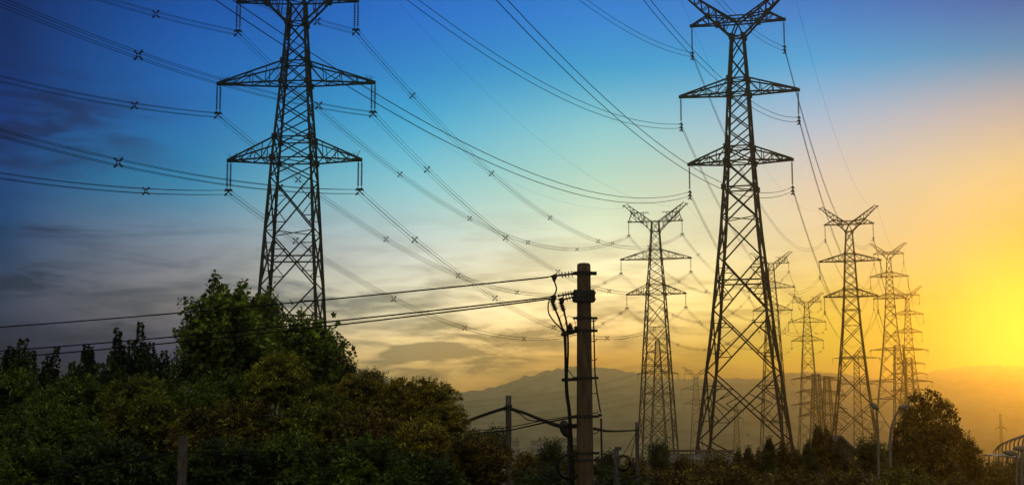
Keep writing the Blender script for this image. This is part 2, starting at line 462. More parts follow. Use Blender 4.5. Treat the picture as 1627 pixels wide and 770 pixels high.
def insulator(mb, p, L, r=0.13, n=12, seg=6):
    p = Vector(p); q = p - Vector((0, 0, L))
    prof = [(0.0, 0.05), (0.06, 0.05)]
    for i in range(n):
        t0 = 0.08 + 0.84 * i / n; dt = 0.84 / n
        prof += [(t0, 0.045), (t0 + dt * 0.35, r), (t0 + dt * 0.6, r * 0.92), (t0 + dt * 0.75, 0.045)]
    prof += [(0.94, 0.05), (1.0, 0.05)]
    mb.lathe(p, q, prof, seg)

def make_pylon(kind, label, loc, az, zlow, twin=False, fine=True, spikes=False):
    """loc: ground point under the pylon, az: bearing of the line, zlow: height of the lowest arm above the ground"""
    T = TYPES[kind]
    root = empty('pylon', loc, -az)
    tag(root, label, 'pylon', 'lattice pylons carrying the power lines')
    zg = -zlow
    up = Vector((0, 0, zlow))
    def pt(x, y, z): return Vector((x, y, z)) + up
    lg, br = T['leg'], T['brace']
    thin = br * 0.7
    low = [z for z in T['low'] if z > zg + 3] + [zg]
    top_z = T['top'][0] if kind == 'wide' else T['horn'][0]
    brk = sorted({top_z, zg} | {z for z, w in T['W'] if zg < z < top_z})
    for sx_ in (-1, 1):
        for sy_ in (-1, 1):
            mb = MB()
            for a, b in zip(brk[:-1], brk[1:]):
                wa, wb = width_at(T, a) / 2, width_at(T, b) / 2
                k = 1.0 if b <= 0 else 0.8
                mb.bar(pt(sx_ * wa, sy_ * wa, a), pt(sx_ * wb, sy_ * wb, b), lg * k, lg * (k if b < 0 else 0.75))
            # gusset plates where braces meet the leg
            for z, h in T['levels']:
                if h:
                    w = width_at(T, z) / 2
                    mb.box(pt(sx_ * w, sy_ * w, z), lg * 1.7, lg * 1.7, lg * 1.9)
            mb.box(pt(sx_ * width_at(T, zg) / 2, sy_ * width_at(T, zg) / 2, zg + 0.25), 1.1, 1.1, 0.7)
            mb.build('leg', M_STEEL, root)
    mb = MB()
    def corner(i, z):
        w = width_at(T, z) / 2
        s = ((-1, -1), (1, -1), (1, 1), (-1, 1))[i % 4]
        return pt(s[0] * w, s[1] * w, z)
    lv = T['levels']
    if kind == 'wide': lv = [(21.1, 1)] + lv
    for (za, ha), (zb, hb) in zip(lv[:-1], lv[1:]):
        for i in range(4):
            mb.bar(corner(i, za), corner(i + 1, zb), br)
            mb.bar(corner(i + 1, za), corner(i, zb), br)
    for z, h in lv:
        if h:
            for i in range(4): mb.bar(corner(i, z), corner(i + 1, z), br * 1.1)
            mb.bar(corner(0, z), corner(2, z), thin)
    zs = [lv[-1][0]] + low
    for k, (za, zb) in enumerate(zip(zs[:-1], zs[1:])):
        for i in range(4):
            a0, a1, b0, b1 = corner(i, za), corner(i + 1, za), corner(i, zb), corner(i + 1, zb)
            wa, wb = (a1 - a0).length, (b1 - b0).length
            t = wa / (wa + wb)
            X = a0.lerp(b1, t)                      # crossing point of the X
            g = br * 1.15
            mb.bar(a0, b1, g); mb.bar(a1, b0, g)
            zx = X.z - zlow
            if abs(zb - za) > 6.0:
                l, r_ = corner(i, zx), corner(i + 1, zx)
                if k in (1, 2) if kind == 'wide' else k in (2,):
                    mb.bar(l, r_, br * 1.2)         # the full-width tie through the crossing
                # redundant members
                for q0, side in ((a0, i), (a1, i + 1), (b0, i), (b1, i + 1)):
                    m_ = q0.lerp(X, 0.5)
                    lc = corner(side, m_.z - zlow)
                    mb.bar(m_, lc, thin)
                    lc2 = corner(side, zx)
                    mb.bar(m_, lc2, thin)
                    if fine and abs(zb - za) > 9:
                        m2 = q0.lerp(X, 0.75)
                        mb.bar(m2, lc2.lerp(X, 0.35), thin)
        if k in (1, 3):
            pass
    # plan bracing at the tie levels
    mb.bar(corner(0, zs[1]), corner(2, zs[1]), thin); mb.bar(corner(1, zs[1]), corner(3, zs[1]), thin)
    mb.build('bracing', M_STEEL, root)

    def arm_side(z, half, dz, s):
        am = MB()
        w = width_at(T, z) / 2; wt = width_at(T, z + dz) / 2
        tip = pt(s * half, 0, z)
        nb = 4
        for sy_ in (-1, 1):
            a = pt(s * w, sy_ * w, z); b = pt(s * wt, sy_ * wt, z + dz)
            e = tip + Vector((0, sy_ * 0.18, 0)); e2 = tip + Vector((0, sy_ * 0.18, 0.22))
            am.bar(a, e, br * 1.35); am.bar(b, e2, br * 1.25)
            pa, pb = a, b
            for j in range(1, nb):
                t = j / nb
                qa, qb = a.lerp(e, t), b.lerp(e2, t)
                am.bar(qa, qb, thin)
                if j % 2: am.bar(pb, qa, thin)
                else: am.bar(pa, qb, thin) if j == 2 else am.bar(pb, qa, thin)
                pa, pb = qa, qb
        la, ra = pt(s * w, -w, z), pt(s * w, w, z)
        for j in range(nb):
            t0, t1 = j / nb, (j + 1) / nb
            p0, p1 = la.lerp(tip, t0), ra.lerp(tip, t1)
            p2, p3 = ra.lerp(tip, t0), la.lerp(tip, t1)
            am.bar(p0, p1, thin) if j % 2 else am.bar(p2, p3, thin)
        am.box(tip + Vector((-s * 0.35, 0, 0.05)), 1.25, 0.5, 0.42)
        return am.build('crossarm', M_STEEL, root)

    def hang(x, z):
        dxs = (-0.22, 0.22) if twin else (0.0,)
        for dx in dxs:
            im = MB()
            insulator(im, pt(x + dx, 0, z - 0.1), T['ins'] - 0.55, 0.15 if fine else 0.17)
            istr = im.build('insulator_string', M_PORC, root)
        cm = MB()
        c = pt(x, 0, z - T['ins'])
        if kind == 'wide':
            cm.box(c + Vector((0, 0, 0.28)), 0.75, 0.14, 0.3)
            for ax in (-1, 1):
                for azz in (-1, 1):
                    k = c + Vector((ax * 0.36, 0, azz * 0.3))
                    cm.bar(c + Vector((0, 0, 0.1)), k, 0.12)
                    cm.bar(k + Vector((0, -0.35, 0)), k + Vector((0, 0.35, 0)), 0.14)
                    cm.bar(k, k + Vector((ax * 0.16, 0, -0.2)), 0.11)
        else:
            cm.bar(c + Vector((0, 0, 0.5)), c + Vector((0, 0, -0.75)), 0.12)
            for k in (0.3, -0.2, -0.7):
                cm.bar(c + Vector((-0.2, -0.3, k - 0.12)), c + Vector((0.05, 0, k + 0.15)), 0.14)
                cm.bar(c + Vector((0.05, 0, k + 0.15)), c + Vector((0.2, 0.3, k - 0.12)), 0.14)
        cm.build('conductor_clamp', M_BAND, istr)

    for z, half, dz in T['arms']:
        for s in (-1, 1):
            arm_side(z, half, dz, s)
            hang(s * half, z)
            if spikes:
                sm = MB()
                rnd = random.Random(int(half * 10) + s)
                base = pt(s * (half - 0.5), 0, z + 0.2)
                for _ in range(9):
                    d = Vector((rnd.uniform(-1, 1), rnd.uniform(-0.6, 0.6), rnd.uniform(0.6, 1.2)))
                    sm.bar(base, base + d * 0.9, 0.03)
                sm.build('bird_spikes', M_STEEL, root)

    # head: flat top arm crossed by two horns that carry the earth wires
    zt, ht = T['top']
    hz0, hz1, hx = T['horn']
    for s in (-1, 1):
        am, hm = MB(), MB()
        w0 = width_at(T, hz0) / 2
        hd = 0.9 * w0
        for sy_ in (-1, 1):
            def lowc(t): return pt(s * (w0 + (hx - w0) * t), sy_ * (w0 * (1 - t) + 0.12 * t), hz0 + (hz1 - hz0) * t)
            if kind == 'wide':
                u0 = pt(s * width_at(T, zt) / 2, sy_ * width_at(T, zt) / 2, zt)
                u1 = pt(s * (hx - 0.7), sy_ * 0.12, hz1 + 0.5)
            else:
                u0 = pt(0, sy_ * w0, zt)
                u1 = pt(s * (hx - 0.55), sy_ * 0.12, hz1 + 0.35)
            upc = lambda t: u0.lerp(u1, t)
            hm.bar(lowc(0), lowc(1), br * 1.6, br * 1.3); hm.bar(u0, u1, br * 1.4, br * 1.2)
            ts = [0.15, 0.3, 0.45, 0.6, 0.75, 0.9]
            for j, t in enumerate(ts):
                hm.bar(lowc(t), upc(t * 0.95), thin)
                if j: hm.bar(lowc(ts[j - 1]), upc(t * 0.95), thin)
            if kind == 'slim': hm.bar(lowc(0), u0, br * 1.2)
            # flat arm
            tx = (zt - hz0) / (hz1 - hz0)
            inner = lowc(tx)
            tip = pt(s * ht, sy_ * 0.2, zt)
            am.bar(pt(0, sy_ * w0, zt), inner, br * 1.1); am.bar(inner, tip, br * 1.2)
            tb = tx + (0.34 if kind == 'wide' else 0.2)
            kn = lowc(tb)
            am.bar(kn, tip + Vector((0, 0, 0.15)), br * 1.05)
            for f in (0.33, 0.66):
                am.bar(inner.lerp(tip, f), kn.lerp(tip, f), thin)
            am.bar(kn, inner.lerp(tip, 0.3), thin)
            if kind == 'slim':
                am.bar(kn, upc(0.18), br); am.bar(upc(0.18), pt(0, sy_ * w0, upc(0.18).z - zlow), br)
                am.bar(inner, upc(0.18), br * 0.9)
            else:
                am.bar(kn, pt(s * 1.9, sy_ * w0 * 0.7, kn.z - zlow), thin)
                am.bar(pt(s * 3.4, sy_ * w0 * 0.7, kn.z - zlow), pt(s * 3.4, sy_ * w0 * 0.7, zt), thin)
            hm.box(inner, lg * 1.6, lg, lg * 1.6); hm.box(kn, lg * 1.5, lg, lg * 1.5)
        hm.bar(lowc(0.5), lowc(0.5) + Vector((0, -0.6, 0)), thin)
        hm.box(pt(s * w0, 0, hz0), lg * 1.8, w0 * 2 + lg, lg * 1.8)
        e = pt(s * hx, 0, hz1)
        hm.box(e, 0.9, 0.35, 0.25)
        hm.bar(e, e + Vector((s * 0.25, 0, -0.75)), 0.12)
        am.box(pt(s * (ht - 0.25), 0, zt + 0.05), 1.1, 0.5, 0.4)
        am.build('crossarm', M_STEEL, root)
        hm.build('earth_wire_horn', M_STEEL, root)
        hang(s * ht, zt)
    # sockets for the wires, in world space
    ca, sa = math.cos(-az), math.sin(-az)
    def world(x, z): return Vector((loc[0] + x * ca, loc[1] + x * sa, loc[2] + zlow + z))
    sock = {}
    for nm, (z, half) in dict(T=(zt, ht), M=(T['arms'][0][0], T['arms'][0][1]), L=(0, T['arms'][1][1])).items():
        for s, c in ((-1, 'L'), (1, 'R')): sock[nm + c] = world(s * half, z - T['ins'])
    for s, c in ((-1, 'L'), (1, 'R')): sock['E' + c] = world(s * (hx + 0.25), hz1 - 0.75)
    return sock

R_ = math.radians
def base(px, py_low, Y):
    p = P(px, py_low, Y)
    return (p.x, p.y, 0.0), p.z

def pyl(kind, label, px, pyl_, Y, az, **kw):
    loc, z = base(px, pyl_, Y)
    return make_pylon(kind, label, loc, R_(az), z, **kw)

A1 = pyl('wide', 'big black lattice pylon with doubled insulator strings, rising behind the tall leafy trees', 468, 255, 200, 2.0, twin=True, spikes=True)
B1 = pyl('slim', 'tallest lattice pylon with widely splayed legs above the hedge, close up', 1176, 258, 230, 15.6)
A2 = pyl('wide', 'brown lattice pylon just beside the concrete pole, a smaller tower seen through its legs', 1042.5, 467, 450, 13)
B2 = pyl('slim', 'lattice pylon in front of the jumble of hazy strain towers, behind the pale straight lamp', 1352, 471, 456, 16)
A3 = pyl('wide', 'hazy lattice pylon half hidden behind the splayed leg of the tallest pylon', 1227, 493, 700, 15, fine=False)
A4 = pyl('wide', 'faded lattice pylon between the tallest pylon and the poplar-like shrubs', 1283, 541, 860, 15, fine=False)
B3 = pyl('slim', 'orange-tinted lattice pylon behind the curved street lamp', 1414, 474, 744, 15, fine=False)
B4 = pyl('slim', 'last lattice pylon of its row, overlapped by the one before it, above the round tree', 1443, 528, 900, 15, fine=False)
A5 = pyl('wide', 'ghostly pale lattice pylon far off in the haze above the flat roof', 1106, 641, 1120, 8, fine=False)

def make_strain_tower(label, px, Y, az, zt, arms, wt, wb):
    """zt: height of the top; arms: (height, half width); wt, wb: body width at the top and at the ground"""
    p = P(px, HOR, Y)
    root = empty('strain_tower', (p.x, p.y, 0), -R_(az))
    tag(root, label, 'pylon', 'hazy strain towers beyond the hedge')
    def w(z): return (wb + (wt - wb) * min(1, z / zt) ** 0.8) / 2
    zs = [0]
    while zs[-1] < zt - 1: zs.append(min(zt, zs[-1] + max(2.0, 2 * w(zs[-1]) * 0.95)))
    def corner(i, z):
        s = ((-1, -1), (1, -1), (1, 1), (-1, 1))[i % 4]
        return Vector((s[0] * w(z), s[1] * w(z), z))
    for i in range(4):
        mb = MB()
        for a, b in zip(zs[:-1], zs[1:]): mb.bar(corner(i, a), corner(i, b), 0.42)
        mb.build('leg', M_STEEL, root)
    mb = MB()
    for a, b in zip(zs[:-1], zs[1:]):
        for i in range(4):
            mb.bar(corner(i, a), corner(i + 1, b), 0.2); mb.bar(corner(i + 1, a), corner(i, b), 0.2)
            mb.bar(corner(i, b), corner(i + 1, b), 0.16)
    mb.build('bracing', M_STEEL, root)
    for z, half in arms:
        for s in (-1, 1):
            am = MB()
            ww = w(z)
            tip = Vector((s * half, 0, z + 0.2))
            for sy_ in (-1, 1):
                a = Vector((s * ww, sy_ * ww, z)); b = Vector((s * ww, sy_ * ww, z + 1.6))
                am.bar(a, tip, 0.24); am.bar(b, tip, 0.22)
                for t in (0.25, 0.5, 0.75):
                    am.bar(a.lerp(tip, t), b.lerp(tip, t), 0.12)
                    am.bar(a.lerp(tip, t), b.lerp(tip, t - 0.25), 0.12)
            am.build('crossarm', M_STEEL, root)
            for sy_ in (-1, 1):
                im = MB()
                im.lathe(tip, tip + Vector((0.25 * s, sy_ * 3.4, -0.7)), [(0, .06)] + [(0.08 + 0.84 * i / 16, 0.08 if i % 2 else 0.22) for i in range(17)] + [(1, .06)], 6)
                im.build('insulator_string', M_PORC, root)
            jm = MB()
            jm.tube([tip + Vector((0.25 * s, -3.4 + 6.8 * t, -0.7 - 2.6 * 4 * t * (1 - t))) for t in np.linspace(0, 1, 9)], 0.05, 4)
            jm.build('jumper_wire', M_WIRE, root)
    ca, sa = math.cos(-R_(az)), math.sin(-R_(az))
    return lambda x, z: Vector((p.x + x * ca, p.y + x * sa, z))

def hz(py, Y): return P(800, py, Y).z
S1 = make_strain_tower('small strain tower seen through the legs of the pylon beside the concrete pole', 1047, 780, 12, hz(541, 780),
                       [(hz(593, 780), 9.6), (hz(626, 780), 7.6), (hz(560, 780), 5)], 1.9, 9.5)
S2 = make_strain_tower('hazy strain tower with stacked arms just behind the tall poplar-like shrub', 1300, 800, 30, hz(594, 800),
                       [(hz(601, 800), 12.0), (hz(622, 800), 10), (hz(642, 800), 12), (hz(660, 800), 9)], 3.0, 8)
S3 = make_strain_tower('second stacked-arm strain tower, a step nearer the dark house roof', 1317, 880, -8, hz(598, 880),
                       [(hz(604, 880), 7.0), (hz(627, 880), 9), (hz(648, 880), 10)], 2.6, 8)
S4 = make_strain_tower('pale flat-topped strain tower in the haze behind the straight lamp pylon', 1365, 980, 10, hz(561, 980),
                       [(hz(569, 980), 14.2), (hz(610, 980), 12)], 2.6, 7)
S5 = make_strain_tower('strain tower with long sagging arms behind the curved street lamp', 1434, 820, 5, hz(548, 820),
                       [(hz(556, 820), 14.4), (hz(606, 820), 16.0), (hz(634, 820), 14.5)], 4.5, 9)
S6 = make_strain_tower('narrow strain tower with drooping insulators directly above the round tree', 1449, 900, 24, hz(566, 900),
                       [(hz(578, 900), 8.5), (hz(594, 900), 9.4), (hz(620, 900), 10)], 3.0, 8.5)
S7 = make_strain_tower('faint thin tower glimpsed between the splayed legs of the tallest pylon', 1171, 1150, 10, hz(640, 1150),
                       [(hz(652, 1150), 5), (hz(664, 1150), 4.5)], 1.6, 6)
S8 = make_strain_tower('faint slim mast far off above the arched barrier frame', 1592, 1150, 20, hz(656, 1150),
                       [(hz(680, 1150), 3.5)], 0.9, 2.4)

# ------------------------------------------------------------------ wires
def sag_pts(a, b, sag, n, off=Vector((0, 0, 0))):
    out = []
    for i in range(n + 1):
        t = i / n
        p = a.lerp(b, t) + off
        p.z -= 4 * sag * t * (1 - t)
        out.append(p)
    return out

def bundle(label, a, b, sag, count, r, n=40, spacers=0, sp_at=None, group='wire bundles between the pylons'):
    root = empty('wire_bundle', a)
    tag(root, label, 'power line', group)
    d = (b - a); d.z = 0; d.normalize()
    side = Vector((d.y, -d.x, 0))
    hs = 0.27
    if count == 4: offs = [side * (sx_ * hs) + Vector((0, 0, sz_ * hs)) for sx_ in (-1, 1) for sz_ in (-1, 1)]
    elif count == 2: offs = [Vector((0, 0, 0.32)), Vector((0, 0, -0.32)) + side * 0.06]
    else: offs = [Vector((0, 0, 0))]
    for o in offs:
        mb = MB()
        mb.tube([p - a for p in sag_pts(a, b, sag, n, o)], r, 4)
        mb.build('wire', M_WIRE, root, True)
    ts = sp_at or [(i + 0.5) / spacers for i in range(spacers)]
    for t in ts:
        c = a.lerp(b, t) - a; c.z -= 4 * sag * t * (1 - t)
        mb = MB()
        for sx_ in (-1, 1):
            for sz_ in (-1, 1):
                k0 = c + side * (sx_ * 0.15) + Vector((0, 0, sz_ * 0.15))
                k1 = c + side * (sx_ * 0.42) + Vector((0, 0, sz_ * 0.42))
                mb.bar(k0, k1, 0.11, 0.17)
            mb.bar(c + side * (sx_ * 0.15) + Vector((0, 0, -0.15)), c + side * (sx_ * 0.15) + Vector((0, 0, 0.15)), 0.08)
        for sz_ in (-1, 1):
            mb.bar(c + side * -0.15 + Vector((0, 0, sz_ * 0.15)), c + side * 0.15 + Vector((0, 0, sz_ * 0.15)), 0.08)
        mb.build('spacer', M_BAND, root)

def earth(label, a, b, sag, r=0.014, n=36):
    mb = MB()
    mb.tube([p - a for p in sag_pts(a, b, sag, n)], r, 4)
    o = mb.build('earth_wire', M_WIRE, None, True)
    o.location = a
    tag(o, label, 'wire', 'thin earth wires along the pylon tops')

KEYS = dict(TL='top left', TR='top right', ML='middle left', MR='middle right', LL='lowest left', LR='lowest right')
def off_tower(x, y, z, az, halves, dz):
    out = {}
    for k in KEYS:
        h = halves[k[0]] * (1 if k[1] == 'R' else -1)
        out[k] = Vector((x + h * math.cos(az), y - h * math.sin(az), z + dz[k[0]]))
    return out

A0 = off_tower(-89.3, -12.3, 44.1, 0.42, dict(T=7.7, M=10.1, L=8.5), dict(T=20.16, M=9.76, L=0))
B0 = off_tower(-34.2, -1.7, 40.83, 0.25, dict(T=6.8, M=8.74, L=7.6), dict(T=20.2, M=9.9, L=0))
n_ = {'A1': 'the double-string pylon', 'A2': 'the pylon beside the concrete pole', 'B1': 'the tallest pylon'}
SPA = {'TL': [0.099], 'TR': [0.057], 'ML': [0.098], 'MR': [0.267, 0.079], 'LL': [0.097], 'LR': [0.267, 0.11]}
SPB = {'TL': [0.243, 0.397, 0.564, 0.746, 0.912], 'TR': [0.087, 0.244, 0.399, 0.565, 0.799], 'ML': [0.101, 0.244, 0.399, 0.563, 0.914], 'MR': [0.085, 0.244, 0.385, 0.564, 0.85], 'LL': [0.084, 0.242, 0.396, 0.562, 0.874, 0.965], 'LR': [0.084, 0.242, 0.397, 0.584, 0.806]}
for k, w in KEYS.items():
    bundle(f'spaced wire bundle sweeping left from the {w} arm of the double-string pylon', A1[k], A0[k], 10.8, 4, 0.026, 44, sp_at=SPA[k])
    bundle(f'spaced wire bundle sagging from the double-string pylon to the {w} pole-side arm', A1[k], A2[k], 13.3, 4, 0.027, 44, sp_at=SPB[k])
    bundle(f'two thick wires sweeping up overhead from the {w} arm of the tallest pylon', B1[k], B0[k], 12.2, 2, 0.034, 44)
    bundle(f'two parallel wires dropping from the {w} arm of the tallest pylon to the next', B1[k], B2[k], 12.8, 2, 0.034, 36)
    bundle(f'spaced wire bundle leaving the {w} arm of the pole-side pylon towards the haze', A2[k], A3[k], 12.5, 4, 0.032, 28, spacers=5)
    bundle(f'hazy wire bundle ending at the {w} arm of the faded pylon above poplar shrubs', A3[k], A4[k], 8, 2, 0.036, 20, spacers=4)
    bundle(f'parallel wires ending at the {w} arm of the pylon behind the curved street lamp', B2[k], B3[k], 14, 2, 0.038, 28)
    bundle(f'hazy parallel wires ending at the {w} arm of the pylon above the round tree', B3[k], B4[k], 8, 2, 0.04, 20)
up20 = Vector((0, 0, 6))
for k, w in (('EL', 'left'), ('ER', 'right')):
    q = 'TL' if k == 'EL' else 'TR'
    earth(f'thin earth wire from the {w} horn of the double-string pylon running overhead', A1[k], A0[q] + up20 * 1.6, 8)
    earth(f'thin earth wire joining the {w} horns of the double-string pylon and the pole-side pylon', A1[k], A2[k], 9)
    earth(f'thin earth wire from the {w} horn of the tallest pylon running overhead', B1[k], B0[q] + up20 * 1.6, 8.5)
    earth(f'thin earth wire falling from the {w} horn of the tallest pylon to the next one', B1[k], B2[k], 9)
    earth(f'thin earth wire leaving the {w} horn of the pylon beside the concrete pole', A2[k], A3[k], 9, 0.018)
    earth(f'thin earth wire reaching the {w} horn of the pylon behind the curved lamp', B2[k], B3[k], 9, 0.018)
# distant wires from the small strain tower leftwards in front of the hill
for i, (x, z, ye, w) in enumerate([(-9.6, hz(593, 780), 634, 'upper'), (-7.6, hz(626, 780), 652, 'lower'), (9.6, hz(593, 780), 646, 'far upper'), (7.6, hz(626, 780), 668, 'far lower')]):
    a = S1(x, z)
    b = P(520, ye, 560)
    bundle(f'faint {w} wires crossing the hillside from the small strain tower to behind the bushes', a, b, 6, 2, 0.03, 24, group='faint wires crossing the hillside')

#REST#
# ------------------------------------------------------------------ the concrete pole and its hardware
def curve_pts(ctrl, n=24):
    """Catmull-Rom through control points"""
    c = [Vector(p) for p in ctrl]
    c = [c[0] * 2 - c[1]] + c + [c[-1] * 2 - c[-2]]
    out = []
    seg = len(c) - 3
    for i in range(seg):
        p0, p1, p2, p3 = c[i:i + 4]
        m = max(2, n // seg)
        for k in range(m):
            t = k / m
            out.append(0.5 * ((2 * p1) + (p2 - p0) * t + (2 * p0 - 5 * p1 + 4 * p2 - p3) * t * t + (3 * p1 - p0 - 3 * p2 + p3) * t ** 3))
    out.append(c[-2])
    return out

YP = 35.0
pt_top = P(927.5, 420, YP)
PX, PZ = pt_top.x, pt_top.z
pole = empty('utility_pole', (PX, YP, 0))
tag(pole, 'thick round concrete utility pole with iron bands, the tallest pole in the foreground', 'utility pole')
def rad(z): return 0.225 - (0.225 - 0.150) * z / PZ
def q(px, py, dy=0.0):
    p = P(px, py, YP + dy)
    return Vector((p.x - PX, p.y - YP, p.z))
mb = MB()
zz = np.linspace(0, PZ, 40)
mb.tube([(0, 0, z) for z in zz], [rad(z) for z in zz], 28)
mb.tube([(0, 0, PZ), (0, 0, PZ + 0.025)], [0.14, 0.12], 28)
mb.build('shaft', M_CONC, pole, True)
def zpx(py): return P(928, py, YP).z
def band(py, h, ex=0.018, name='band', lug=True, parent=pole):
    b = MB(); z = zpx(py); r = rad(z) + ex
    b.tube([(0, 0, z - h / 2), (0, 0, z + h / 2)], r, 28)
    if lug:
        b.box((r + 0.05, 0, z), 0.14, 0.07, h * 0.9)
        b.bar((r + 0.07, -0.07, z), (r + 0.07, 0.07, z), 0.03, n=6)
        b.box((-r - 0.02, 0, z), 0.1, 0.07, h * 0.9)
    b.build(name, M_BAND, pole)
band(434, 0.085); band(505, 0.055); band(525, 0.06); band(600, 0.055); band(661, 0.06); band(719, 0.06); band(730, 0.045)
b = MB()                                           # square collar with tie bolts
z = zpx(471); b.box((0, 0, z), 0.42, 0.40, 0.24); b.box((0, 0, z + 0.13), 0.46, 0.30, 0.03)
for sx_ in (-1, 1):
    b.box((sx_ * 0.225, 0, z), 0.025, 0.44, 0.21)
    for dz in (-0.07, 0.07): b.bar((sx_ * 0.245, -0.26, z + dz), (sx_ * 0.245, 0.26, z + dz), 0.03, n=6)
b.build('collar', M_BAND, pole)
for py in (509, 541, 571, 600, 624, 655, 687):     # climbing steps on the right side
    b = MB(); z = zpx(py); r = rad(z)
    b.tube([(r * 0.9, 0, z - 0.01), (r + 0.07, 0, z - 0.01), (r + 0.10, 0, z + 0.005), (r + 0.115, 0, z + 0.04)], 0.011, 6)
    b.build('climbing_step', M_BAND, pole)
b = MB()                                           # riser on the right side
b.tube(curve_pts([q(943, 506, -.05), q(944, 540, -.05), q(946, 600, -.05), q(953, 648, -.05), q(955, 655, -.05)], 24), 0.016, 6)
b.box(q(953, 659, -.05), 0.09, 0.07, 0.06)
b.tube([q(955, 664, -.05), q(956, 720, -.05), q(957, 768, -.05), (q(957, 768).x, -.05, 0.0)], 0.022, 6)
b.build('riser_conduit', M_BAND, pole)
def bracket(py, x0, name='bracket_arm'):
    b = MB(); e = q(x0, py + 1); s = Vector((-rad(e.z) * 0.8, 0, q(920, py).z))
    b.bar(s, e, 0.05, h=0.07); b.box(e, 0.10, 0.14, 0.07)
    b.build(name, M_BAND, pole)
bracket(602, 896); bracket(661, 907); bracket(719, 905)
b = MB()
b.bar((-rad(q(925, 525).z) * 0.8, 0, q(925, 525).z), q(893, 532), 0.05, h=0.07)
b.bar(q(893, 532), q(903, 524), 0.05); b.box(q(897, 531), 0.16, 0.2, 0.06)
b.build('arrester_arm', M_BAND, pole)
for k, (x0, y0, x1, y1) in enumerate([(911, 530, 905, 513), (906, 530, 903, 516), (916, 526, 914, 518)]):
    b = MB(); p0, p1 = q(x0, y0, -.05 + .05 * k), q(x1, y1, -.05 + .05 * k)
    prof = [(0, .02)]
    for i in range(5): prof += [(0.1 + i * .17, .025), (0.15 + i * .17, .052), (0.2 + i * .17, .04)]
    b.lathe(p0, p1, prof + [(1, .015)], 10)
    b.build('surge_arrester', M_PORC, pole)
def strain_string(px0, py0, px1, py1, dy, nd):
    b = MB(); p0, p1 = q(px0, py0, dy), q(px1, py1, dy)
    L = (p1 - p0).length
    prof = [(0, .02), (.1, .022)]
    for i in range(nd):
        t = 0.2 + 0.6 * i / nd
        prof += [(t, .022), (t + .02, .075), (t + .05, .07), (t + .06, .022)]
    b.lathe(p0, p1, prof + [(.9, .022), (.92, .035), (1, .03)], 10)
    return b.build('strain_insulator', M_PORC, pole)
TOPC, LC1, LC2 = q(871, 440), q(873, 472, -.12), q(878, 474, .12)
strain_string(917, 434, 882, 438, 0, 4); strain_string(914, 465, 886, 470, -.12, 4); strain_string(914, 471, 893, 476, .12, 3)
for c0, c1, dy in (((887, 438), (868, 440), 0), ((887, 470), (866, 473), -.12), ((899, 475), (880, 476), .12)):
    b = MB(); a0, a1 = q(*c0, dy), q(*c1, dy)
    dz = Vector((0, 0, 1))
    b.poly_prism([a1, a0 - dz * 0.02 + (a1 - a0) * .1, a0 + dz * 0.055 + (a1 - a0) * .25, a0 + dz * 0.02 + (a1 - a0) * .62], 0.05)
    b.poly_prism([a1 * 0.6 + a0 * .4, a1 * .45 + a0 * .55 - dz * .10, a0 * .72 + a1 * .28 - dz * .13, a0 * .9 + a1 * .1 - dz * .03], 0.05)
    b.build('strain_clamp', M_BAND, pole)
def cable(name, ctrl, r, mat=None):
    b = MB(); b.tube(curve_pts(ctrl, 40), r, 7); return b.build(name, mat or M_CABLE, pole, True)
cable('jumper_loop', [q(879, 442), q(882, 450), q(884, 459), q(881, 468), q(876, 473, -.1)], .018)
cable('jumper_loop', [q(874, 474, -.12), q(871, 483, -.12), q(872, 497, -.1), q(880, 510, -.1), q(889, 519, -.08), q(896, 530, -.05)], .016)
cable('thin_tail', [q(889, 508), q(892, 501), q(899, 502), q(898, 515)], .006)
cable('thin_tail', [q(898, 506), q(904, 502), q(912, 507), q(916, 520)], .006)
for (ax, ay, bx, by, dy) in ((876, 475, 883, 493, -.12), (890, 477, 896, 494, .12)):   # two ribbed cable terminations
    b = MB(); p0, p1 = q(ax, ay, dy), q(bx, by, dy)
    prof = [(0, .03)]
    for i in range(6): prof += [(.12 + i * .14, .028), (.17 + i * .14, .07), (.21 + i * .14, .045)]
    b.lathe(p0, p1, prof + [(1, .028)], 10)
    b.build('cable_termination', M_PORC, pole)
cable('down_cable', [q(883, 493, -.12), q(888, 505, -.1), q(893, 520, -.06), q(898, 531, -.06), q(899, 560, -.06), q(899, 598, -.06), q(900, 625, -.06), q(904, 655, -.06), q(906, 690, -.06), q(908, 730, -.06), q(909, 768, -.06), Vector((q(909, 768).x, -.06, 0.3))], .023)
cable('down_cable', [q(896, 494, .12), q(900, 512, .1), q(902, 530, .06), q(902.5, 560, .06), q(901, 598, .06), q(902, 625, .06), q(906, 655, .06), q(908, 690, .06), q(910, 730, .06), q(911, 768, .06), Vector((q(911, 768).x, .06, 0.3))], .023)
cable('down_cable', [q(896, 530, -.05), q(897.5, 560), q(898, 598), q(899, 625), q(903, 655), q(904.5, 690), q(905.5, 730), q(906, 768), Vector((q(906, 768).x, 0, 0.3))], .017)
cable('earth_tail', [q(903, 588), q(908, 594), q(914, 602), q(920, 604)], .010)
cable('earth_tail', [q(926, 526, -.2), q(932, 545, -.2), q(936, 580, -.2), q(941, 600, -.2)], .006)
b = MB()
ctr = q(905, 741, -.05)
for k in range(4):
    b.tube([ctr + Vector((math.cos(a) * (.25 + .012 * k), -.05 + .03 * k, math.sin(a) * (.25 + .01 * k))) for a in np.linspace(0, 6.283, 28)], .013, 6)
b.build('cable_coil', M_CABLE, pole, True)

